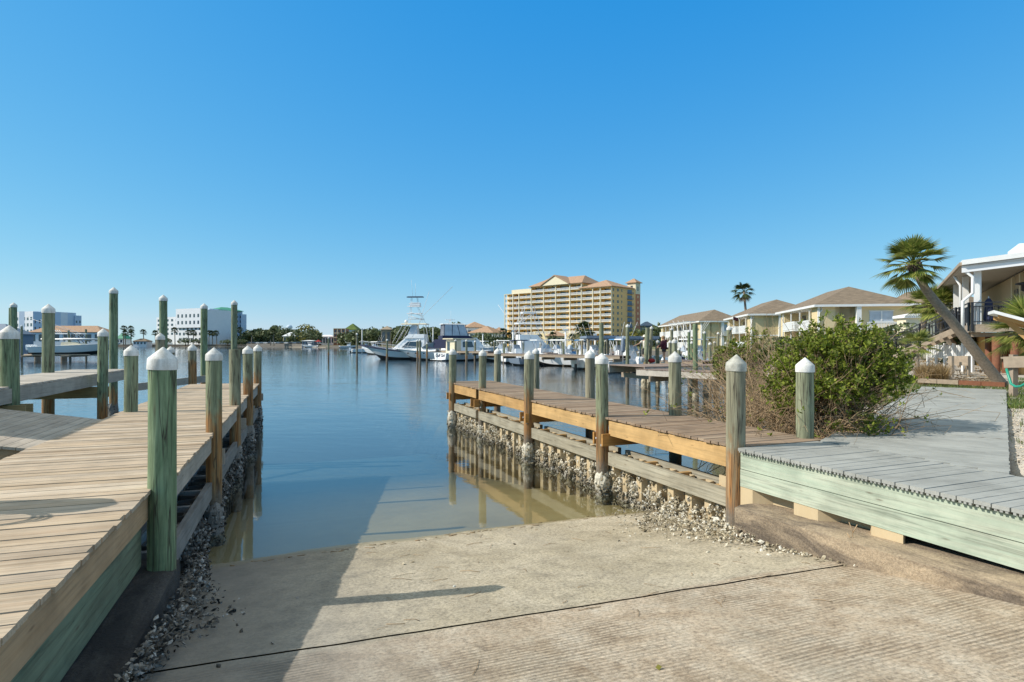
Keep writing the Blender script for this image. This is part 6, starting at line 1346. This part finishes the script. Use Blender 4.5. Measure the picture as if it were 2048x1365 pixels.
    h = empty('folded_parasol', place(.75, .5), 'folded navy parasol standing at the porch corner', 'parasol'); mb = MB(); mb.lathe((0,0,.15), [(.16, 0), (.22, .1), (.16, 1.0), (.05, 1.15)], 9, smooth=False); mb.build('canopy', M['navy'], h, local=True); T(h, 'pole', 'white', [[(0,0,0), (0,0,1.4)]], .025)
    for a, b, rz, lb in ((3.0, .9, .2, 'dark slatted chair on the porch right of the patio heater'), (1.5, 1.0, 1.4, 'dark slatted chair on the porch left of the patio heater'), (4.1, 1.1, -.4, 'dark slatted chair on the porch below the wall lamp')):
        h = empty('porch_chair', place(a, b), lb, 'chair', rz, 'chairs on the porch')
        mb = MB(); mb.box((0,0,.44), (.48,.48,.05)); mb.build('seat', M['charcoal'], h, local=True); mb = MB()
        for k in range(4): mb.box((0,.23,.58+k*.11), (.46,.03,.07))
        mb.box((-.22,.23,.7), (.04,.04,.55)); mb.box((.22,.23,.7), (.04,.04,.55)); mb.build('backrest', M['charcoal'], h, local=True)
        for x in (-.21, .21):
            for y in (-.21, .21): mb = MB(); mb.box((x,y,.21), (.04,.04,.42)); mb.build('leg', M['charcoal'], h, local=True)
    h = empty('ceiling_fan', place(4.4, .9)+Vector((0,0,2.5)), 'black ceiling fan hanging in the porch', 'fan'); mb = MB(); mb.lathe((0,0,-.1), [(.12, 0), (.14, .1), (.05, .16)], 10); mb.build('motor', M['black'], h, local=True); T(h, 'rod', 'black', [[(0,0,0), (0,0,.6)]], .02)
    for k in range(5): mb = MB(); a = k*1.2566; mb.beam((.1*math.cos(a), .1*math.sin(a), -.02), (.65*math.cos(a), .65*math.sin(a), -.02), .14, .015); mb.build('blade', M['black'], h, local=True)
restaurant()
mb = MB(); A, B = P(1856, 705, 36), P(1945, 705, 33); A.z = B.z = 0; t = empty('picket_fence', (A+B)/2, 'low white picket fence below the outdoor stair', 'fence')
L = (B-A).length; d = (B-A).normalized(); q = 0; mb = MB()
while q < L: p = A+d*q; mb.hexa(p+Vector((0,0,2.15)), d*.075, away(A, B)*.03, Vector((0,0,.75))); q += .115
mb.build('pickets', M['white'], t); mb = MB()
for z in (2.3, 2.75): mb.hexa(A+away(A, B)*.035+Vector((0,0,z)), B-A, away(A, B)*.04, Vector((0,0,.09)))
mb.build('rail', M['white'], t); mb = MB()
for k in range(6): p = A.lerp(B, k/5); mb.box((p.x, p.y, 2.0), (.12, .12, 2.0))
mb.build('post', M['white'], t)
t = empty('planter_wall', P(1920, 725, 29), 'low weathered timber planter wall under the stair', 'planter'); mb = MB(); mb.beam(P(1898, 722, 29), P(1938, 722, 28), .12, .45); mb.build('boards', M['oldtimber'], t); mb = MB()
for px in (1901, 1934): p = P(px, 735, 28.4); mb.box((p.x, p.y-.1, 1.9), (.12, .12, 1.0))
mb.build('post', M['oldtimber'], t)
# cleaning table with roof, hose
t = empty('cleaning_station', (14.3, 17.2, 0), 'roofed wooden fish cleaning table at the right edge of the picture', 'cleaning table')
mb = MB(); mb.beam(P(2008, 725, 17.4), P(2130, 722, 16.0), .05, .32); mb.beam(P(2012, 716, 17.8), P(2140, 712, 16.6), .8, .05); mb.build('table_top', M['oldtimber'], t)
for px, Y in ((2027, 17.3), (2120, 16.2)): 
    p = P(px, 790, Y); mb = MB(); mb.box((p.x, p.y, 2.0), (.15, .15, 1.35)); mb.build('post', M['oldtimber'], t)
A, B = P(1986, 628, 17.2), P(2150, 672, 16.2); n = away(A, B)
mb = MB(); mb.hexa(A-n*.3, B-A, n*2.4+Vector((0,0,.05)), Vector((0,0,.09))); mb.build('roof', M['white'], t)
mb = MB(); mb.hexa(A-n*.22+Vector((.12,0,-.13)), B-A, n*.06, Vector((0,0,.12))); mb.hexa(A+n*1.4+Vector((.12,0,-.13)), B-A, n*.06, Vector((0,0,.12)))
mb.beam(P(2012, 640, 17.3), P(2075, 695, 16.8), .09, .14); mb.beam(P(2088, 650, 16.8), P(2088, 790, 16.8), .15, .15); mb.build('roof_frame', M['timber'], t)
mb = MB(); pts = [P(x, y, Y) for x, y, Y in ((2013, 738, 17.1), (2017, 752, 17.0), (2022, 768, 16.9), (2032, 774, 16.7), (2042, 773, 16.5), (2054, 766, 16.2), (2075, 755, 16))]; mb.tube(pts, .035, 8); tag(mb.build('garden_hose', M['hose'], at=pts[0]), 'bright green hose drooping from the cleaning table', 'hose')
# timber edging at the end of the path
t = empty('timber_edging', P(1925, 768, 20.4), 'reddish landscape timbers across the end of the grey path', 'edging')
A, B = P(1835, 764, 22.3), P(2012, 771, 20.0); A.z = B.z = 1.62
for k in range(4): a, b = A.lerp(B, k/4+.003), A.lerp(B, (k+1)/4-.003); mb = MB(); mb.beam(a, b, .16, .15); mb.build('timber', M['redwood' if k > 1 else 'oldtimber'], t)

# ------------------------------------------------------------------ leaning palm and other palms on the right
rp = random.Random(31)
palm('leaning cabbage palm with bushy green crown growing over the grey path', [P(2008, 776, 21.6), P(1962, 718, 21.6), P(1903, 642, 21.6), P(1852, 580, 21.6), P(1828, 532, 21.6)], .195, .125, 1.24, 46, rp, 'palm', 18, droop=.30, seg=4, w=.036, full=True)
p1 = P(1855, 612, 44); palm('smaller green palm behind the leaning trunk, left of the stair', [P(1838, 700, 44), P(1845, 655, 44), p1], .26, .2, 1.9, 30, rp, 'palm', 18, droop=.4, w=.035)
p1 = P(1880, 615, 41); palm('smaller palm right of the leaning trunk, curving over the stair', [P(1905, 690, 41), P(1880, 650, 41), p1], .24, .18, 1.7, 26, rp, 'palm', 18, droop=.4, w=.035)
palm('low fan palm pushing green fronds in from the right edge', [Vector((16.6, 18.9, 1.2)), Vector((16.5, 18.9, 1.9)), P(2062, 668, 19)], .16, .12, 1.45, 30, rp, 'palm', 28, droop=.35, seg=4, w=.026)
p1 = P(1836, 693, 30); palm('small palmetto seedling between the green shrub and the stair', [Vector((p1.x, 30, 1.2)), Vector((p1.x, 30, 1.8)), p1], .08, .06, 1.1, 16, rp, 'palm', 18, boots=False, droop=.3)
# shrubs ------------------------------------------------------------
def rosette(mb, p, d, rr, n=9, L=.05):
    d = d.normalized(); x = d.orthogonal().normalized(); y = d.cross(x)
    for i in range(n):
        a = i*2.4+rr.uniform(-.3, .3); el = rr.uniform(.05, 1.1); v = (x*math.cos(a)+y*math.sin(a))*math.cos(el)+d*math.sin(el)
        q = p-d*rr.uniform(0, .10); l = L*rr.uniform(.7, 1.35); s = v.cross(Vector((rr.gauss(0,1), rr.gauss(0,1), rr.gauss(0,1)))).normalized()*l*.27
        mb.add([q, q+v*l*.5+s, q+v*l, q+v*l*.5-s], [(0,1,2,3)])
def shrub(name, label, cat, bases, centre, rad, ntips, rr, mat, leafprob=1.0, L=.05, nl=9, tw=.006, inner=.45, zmin=1.2, n_br=2, bare_below=None):
    t = empty(name, bases[0], label, cat); br = MB(); lf = MB(); c = Vector(centre)
    for i in range(ntips):
        while True:
            v = Vector((rr.uniform(-1, 1), rr.uniform(-1, 1), rr.uniform(-1, 1)))
            if inner < v.length < 1: break
        bump_ = 1+.28*fbm(v.x*2.2, v.y*2.2, v.z*2.2)
        p = c+Vector((v.x*rad[0], v.y*rad[1], v.z*rad[2]))*bump_
        if p.z < zmin: p.z = zmin+rr.random()*.3
        if bare_below and p.x > 5.75 and p.z < 1.95+.35*(p.x-5.75): continue
        b = Vector(rr.choice(bases))+Vector((rr.gauss(0, .12), rr.gauss(0, .12), 0)); m1 = b.lerp(p, .45)+Vector((rr.gauss(0, .14), rr.gauss(0, .14), rr.uniform(-.05, .25))); m2 = b.lerp(p, .8)+Vector((rr.gauss(0, .08), rr.gauss(0, .08), rr.gauss(0, .06)))
        if i % n_br == 0: br.tube([b, b.lerp(m1, .6)+Vector((0,0,.05)), m1, m2, p], [tw*2.6, tw*2.0, tw*1.5, tw, tw*.5], 4, cap=False)
        if rr.random() < leafprob*(1 if bare_below is None or p.z > bare_below+.3*fbm(p.x*2, p.y*2) else .2):
            d = (p-m2).normalized()+Vector((0,0,.35)); rosette(lf, p, d, rr, nl, L)
            for _ in range(2):
                q = p+Vector((rr.gauss(0, .09), rr.gauss(0, .09), rr.gauss(0, .07))); rosette(lf, q, d+Vector((rr.gauss(0,.5), rr.gauss(0,.5), 0)), rr, nl-2, L)
                if rr.random() < .3: br.tube([m2, q], [tw*.6, tw*.4], 3, cap=False)
    br.build('branches', M['twig'], t); 
    if lf.v: lf.build('foliage', M[mat], t)
    return t
rs = random.Random(9)
# main green mass
shrub('green_shrub', 'large glossy green shrub leaning over the grey path', 'shrub', [(5.65, 10.6, 1.25), (5.9, 10.9, 1.25), (5.4, 10.7, 1.2)], (5.78, 10.6, 2.40), (1.22, 1.0, .98), 1150, rs, 'leaf', 1.0, .062, 11, .007, .35, 1.55, 2, 2.15)
shrub('green_shrub', 'low leafy sprig of the shrub reaching out over the grey boards', 'shrub', [(5.5, 10.0, 1.45)], (5.75, 9.6, 1.70), (.55, .35, .13), 24, rs, 'leaf', 1.0, .06, 9, .005, .1, 1.58, 1)
shrub('green_shrub', 'upright bright green sapling growing above the lower brown dock', 'shrub', [(9.2, 24.5, .9)], (8.85, 24.3, 2.25), (.75, .6, .85), 170, rs, 'leaf', 1.0, .11, 10, .009, .1, 1.2, 1)
shrub('green_shrub', 'dark leafy bush below the tall thick capped piling in the brambles', 'shrub', [(10.2, 25, .9)], (10.0, 25, 2.6), (.9, .7, 1.1), 130, rs, 'leaf', .8, .10, 9, .009, .2, 1.0, 1)
# leafless brambles to its left
def bramble(name, label, boxes, n, rr, leaf=.15):
    t = empty(name, boxes[0][0], label, 'brambles'); br = MB(); lf = MB()
    for i in range(n):
        (x, y, z), (rx, ry, rz) = rr.choice(boxes); p = Vector((x+rr.uniform(-rx, rx), y+rr.uniform(-ry, ry), z+rr.uniform(-.1, .2)))
        a = rr.uniform(0, 6.28); d = Vector((math.cos(a)*.5, math.sin(a)*.5, rr.uniform(.6, 1.4))); pts = [p]; L = rz*rr.uniform(.5, 1.15)
        for k in range(6):
            d = (d+Vector((rr.gauss(0, .28), rr.gauss(0, .28), rr.gauss(-.16, .2)))).normalized(); p = p+d*L/5; pts.append(p)
        r_ = rr.uniform(.0035, .0085); br.tube(pts, [r_*1.4, r_*1.2, r_, r_, r_*.8, r_*.6, r_*.4], 3, cap=False)
        for k in range(3):
            q = rr.choice(pts[2:]); e = q+Vector((rr.gauss(0, .18), rr.gauss(0, .18), rr.gauss(-.02, .15))); br.tube([q, (q+e)/2+Vector((0,0,rr.gauss(0,.04))), e], [r_*.6, r_*.5, r_*.3], 3, cap=False)
            if rr.random() < leaf: rosette(lf, e, Vector((rr.gauss(0,1), rr.gauss(0,1), 1)), rr, 7, .055)
    br.build('stems', M['twig'], t)
    if lf.v: lf.build('foliage', M['leaf'], t)
    return t
rt = random.Random(21)
bramble('bramble_thicket', 'tangled brown leafless brambles between the split piling and the green shrub', [((4.85, 10.9, .5), (.55, .6, 1.9)), ((5.3, 11.6, .6), (.8, .7, 2.3)), ((5.6, 10.3, 1.1), (.45, .4, 1.3)), ((5.4, 12.6, .4), (.95, .8, 2.6))], 1000, rt, .14)
bramble('bramble_thicket', 'taller brown brambles rising behind the lower brown dock', [((7.6, 18.0, .6), (1.1, 1.2, 2.3)), ((8.8, 21, .8), (1.3, 1.2, 2.3)), ((9.0, 17.5, 1.0), (1.4, 1.2, 2.2))], 700, rt, .16)
# dry grass clump, dead palm fronds, low grass
def tuft(mb, p, n, h, rr, spread=.5, w=.006):
    for _ in range(n):
        a = rr.uniform(0, 6.28); l = h*rr.uniform(.55, 1.15); o = Vector((math.cos(a), math.sin(a), 0)); b = Vector(p)+o*rr.uniform(0, .12)*spread*2; lean = o*l*spread*rr.uniform(.2, 1.0); s = Vector((-o.y, o.x, 0))*w
        p1 = b+lean*.35+Vector((0,0,l*.6)); p2 = b+lean+Vector((0,0,l*rr.uniform(.75, .98))); mb.add([b-s, b+s, p1+s*.8, p1-s*.8, p2], [(0,1,2,3), (3,2,4)])
rg = random.Random(5); mb = MB()
for _ in range(55):
    p = P(rg.uniform(1838, 1892), 765, rg.uniform(22.5, 26)); p.z = 1.25; tuft(mb, p, 70, .95, rg, .55, .009)
o = mb.build('dry_grass_clump', M['straw'], at=P(1865, 760, 24)); tag(o, 'rounded clump of dry brown grass beyond the end of the grey path', 'grass clump')
mb = MB()
for _ in range(150):
    p = P(rg.uniform(1893, 1990), 765, rg.uniform(21.6, 25)); p.z = 1.35+rg.random()*.35; a = rg.uniform(0, 6.28); fan(mb, p, (math.cos(a), math.sin(a), rg.uniform(-.2, .35)), rg.uniform(.6, 1.1), rg, 7, 1.2, .5, .022, 2, .35)
o = mb.build('dead_frond_pile', M['dry'], at=P(1940, 760, 23)); tag(o, 'heap of dead tan palm fronds at the foot of the leaning palm', 'frond pile')
mb = MB(); cnt = 0
while cnt < 2300:
    x, y = rg.uniform(6, 22), rg.uniform(6.8, 26); s, t_ = FP.inv(x, y)
    if -2.2 < t_ < .05 and s < 15.7: continue
    if shore_d(x, y) < 1.3: continue
    near_l = -3.6 < t_ <= -2.2 and s > 1.5; ed = 15.7 < s < 19 and -4 < t_ < 2; right = .25 < t_ < 1.8 and fbm(x*.5, y*.5, 3) > (.25 if s < 9 else -.1)
    if not (near_l or ed or right): 
        if rg.random() > .04: continue
    tuft(mb, (x, y, ground_z(x, y)), 7, rg.uniform(.07, .20), rg, .7, .005); cnt += 1
for _ in range(420):
    s, t_ = rg.uniform(9.5, 14.5), rg.uniform(.0, 1.6); q = FP.pt(s, t_)
    if fbm(q.x*1.1, q.y*1.1, 8) > -.25: tuft(mb, (q.x, q.y, ground_z(q.x, q.y)), 9, rg.uniform(.08, .2), rg, .8, .007)
tag(mb.build('grass', M['grass']), 'short patchy grass beside the grey path', 'grass', kind='stuff')
mb = MB()
for i in range(1500):
    x, y = rg.uniform(22, 70), rg.uniform(30, 70)
    if shore_d(x, y) < 1: continue
    tuft(mb, (x, y, 1.25), 6, rg.uniform(.2, .6), rg, .7, .03)
tag(mb.build('tall_grass', M['straw']), 'rough tall grass on the ground beyond the stair', 'grass', kind='stuff')
rr = random.Random(3)
for i, (px, Y, h, r, lb) in enumerate([(1900, 46, 3.0, 2.6, 'dark green hedge bush behind the white picket fence'), (1925, 44, 2.6, 2.2, 'green bush beneath the black stair railing'), (1822, 58, 3.6, 3.0, 'olive green bush left of the pale house'), (1640, 66, 2.6, 2.4, 'low olive bush in front of the nearest cream house'), (1560, 68, 2.4, 2.2, 'low bush at the left corner of the nearest cream house')]):
    tree('bush', lb, px, Y, 1.0, h, r, 'leafd', 900, .22, 70+i)
# ------------------------------------------------------------------ oyster shells, litter
rr = random.Random(88)
def shells(pts, name, label, mat, lo, hi):
    mb = MB()
    for p in pts: shellbit(mb, p+Vector((0,0,rr.uniform(0, .02))), (rr.gauss(0, .45), rr.gauss(0, .45), 1), rr.uniform(lo, hi), rr)
    o = mb.build(name, M[mat]); tag(o, label, 'shells', kind='stuff'); return o
pts = []
for _ in range(1000):      # heap at the foot of the split piling, thinning along the kerb
    s = 8.2-abs(rr.gauss(0, 1.35)) if rr.random() < .75 else rr.uniform(5.2, 9.2); wid = .10+.34*max(0, min(1, (s-5.0)/2.6)); t_ = 5.78-abs(rr.gauss(0, wid))*.8
    if s < 4.6 : continue
    hh = max(0, .22-.35*(5.78-t_))*max(0, min(1, (s-5.6)/1.2)); pts.append(FM.pt(s, t_, ramp_z(s, t_)+rr.uniform(0, hh+.015)))
for _ in range(170):
    s = rr.uniform(6.5, 8.6); fr_t = rr.uniform(-.55, .12); p = FR.pt(rr.uniform(-.7, 2.2), fr_t); q = FM.inv(p.x, p.y); p.z = max(ramp_z(*q), -.1)+rr.uniform(.0, .2); pts.append(p)
for _ in range(14):
    s, t_ = rr.uniform(5, 9), rr.uniform(1, 5.6); pts.append(FM.pt(s, t_, ramp_z(s, t_)))
shells(pts, 'oyster_shells', 'pale oyster shells heaped along the foot of the right kerb and seawall', 'shell', .013, .036)
pts = []
for _ in range(1350):
    s = rr.uniform(4.0, 8.9); wd = .03+.20*math.exp(-((s-6.5)/.95)**2); t_ = -.93+abs(rr.gauss(0, wd))
    hh = max(0, .30-.6*(t_+.93)); pts.append(FM.pt(s, t_, ramp_z(s, t_)+rr.uniform(0, hh)))
for _ in range(8):
    s, t_ = rr.uniform(3.6, 7), rr.uniform(-.5, .9); pts.append(FM.pt(s, t_, ramp_z(s, t_)))
shells(pts, 'oyster_shells', 'bluish grey oyster shells heaped along the left kerb in the shade', 'dshell', .013, .034)
# oysters crusting the sheet piles
def clump(mb, c, r, nrm, rq, nsh, lo, hi):
    """a lump of cemented oysters: a rough core studded with shells"""
    b = len(mb.v); mb.sphere(c, r, 9, 0, (1, 1, 1.25)); sd = rq.uniform(0, 90)
    for k in range(b, len(mb.v)):
        d = mb.v[k]-c; mb.v[k] = c+d*(.72+.55*mnoise.noise(d.normalized()*2.3+Vector((sd, 0, 0))))
    for f in range(len(mb.sm)-40, len(mb.sm)): mb.sm[f] = False
    for _ in range(nsh):
        d = Vector((rq.gauss(0, 1), rq.gauss(0, 1), rq.gauss(0, 1)))+nrm*.9
        d.normalize(); q = c+Vector((d.x*r, d.y*r, d.z*r*1.25))*rq.uniform(.8, 1.08); shellbit(mb, q, d+Vector((rq.gauss(0,.5), rq.gauss(0,.5), rq.gauss(0,.5))), rq.uniform(lo, hi), rq)
def crust_wall(fr, s0, s1, t0, sg, ncl, z0, z1, mat, name, label, seed, loose):
    rq = random.Random(seed); mb = MB(); nrm = -fr.e*sg
    for k in range(ncl):
        s = rq.uniform(s0, s1); z = z0+(z1-z0)*rq.betavariate(1.1, 1.5); r = rq.uniform(.045, .125)*(1.15-.5*(z-z0)/(z1-z0))
        inner = fbm(s*1.1, seed)*.5+.5
        if rq.random() > .35+inner: continue
        clump(mb, fr.pt(s, t0+sg*(.03 if rq.random() < .6 else .16), z), r, nrm, rq, int(8+r*150), .018, .045)
    for _ in range(loose):
        s = rq.uniform(s0, s1); z = z0+(z1-z0)*rq.betavariate(1, 2.2); shellbit(mb, fr.pt(s, t0+sg*.0-.0, z), nrm, rq.uniform(.015, .04), rq)
    o = mb.build(name, M[mat]); tag(o, label, 'oysters', kind='stuff')
crust_wall(FR, .1, 14.2, .09, 1, 900, -.12, .58, 'shell', 'oyster_crust_band', 'band of clustered oysters crusting the tan seawall', 3, 700)
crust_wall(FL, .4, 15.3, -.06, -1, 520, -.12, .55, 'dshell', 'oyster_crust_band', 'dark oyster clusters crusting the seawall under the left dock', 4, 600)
# twigs, pine straw and dark seaweed flecks at the tide line
mb = MB()
for _ in range(60):
    s, t_ = rr.uniform(3.8, 9), rr.uniform(.8, 5.7); a = rr.uniform(0, 6.28); l = rr.uniform(.05, .28); p = FM.pt(s, t_, ramp_z(s, t_)+.006); q = FM.pt(s+math.cos(a)*l, t_+math.sin(a)*l); q.z = ramp_z(*FM.inv(q.x, q.y))+.006
    mb.tube([p, (p+q)/2+Vector((rr.gauss(0,.012), rr.gauss(0,.012), .004)), q], rr.uniform(.0015, .0035), 4)
for _ in range(60):
    t_ = rr.uniform(-.8, 5.6); s = S0-.12+rr.gauss(0, .05)-.15*(t_ < 1.2)+(.25*rr.random() if t_ > 4 else 0); a = rr.uniform(-.5, .5)+PI/2; l = rr.uniform(.02, .12); p = FM.pt(s, t_, ramp_z(s, t_)+.005); q = FM.pt(s+math.cos(a)*l, t_+math.sin(a)*l); q.z = ramp_z(*FM.inv(q.x, q.y))+.005
    mb.tube([p, q], rr.uniform(.002, .006), 4)
tag(mb.build('debris', M['twig']), 'scattered twigs and pine straw on the boat ramp', 'debris', kind='stuff')
p = FM.pt(3.78, 1.55); p = Vector((GX(1317, 4.1), 4.1, 0)); p.z = ramp_z(*FM.inv(p.x, p.y))
t = empty('fallen_leaf', p, 'single yellow fallen leaf near the bottom of the ramp', 'leaf'); mb = MB(); mb.add([(-.02, 0, .012), (0, -.018, .004), (.024, 0, .02), (0, .02, .026)], [(0,1,2,3)]); mb.build('blade', M['leafy'], t, local=True); T(t, 'stalk', 'twig', [[(0, -.015, .004), (.004, -.06, .002)]], .0016, 4)
p = FM.pt(5.2, 5.55); p = P(1686, 1085, 6.55)
t = empty('dead_sprig', Vector((3.72, 6.55, .78)), 'dead dark weed sprig growing out of the right kerb', 'weed'); T(t, 'stem', 'twig', [[(-.02, -.1, -.18), (0, 0, 0), (.01, .02, .16), (-.03, .02, .26)], [(.01, .02, .14), (.05, .0, .24)], [(0, 0, .05), (-.05, .02, .14)]], .005, 4)

mb = MB()
for _ in range(2600):      # loose pale gravel beside the path
    s_, t_ = rr.uniform(.2, 13), .04+abs(rr.gauss(0, .8)); p = FP.pt(s_, t_)
    if shore_d(p.x, p.y) < .9: continue
    p.z = ground_z(p.x, p.y)+.004; shellbit(mb, p, (rr.gauss(0, .3), rr.gauss(0, .3), 1), rr.choice([.008, .012, .018, .026]), rr)
tag(mb.build('gravel', M['sand']), 'loose pale gravel beside the grey path', 'gravel', kind='stuff')
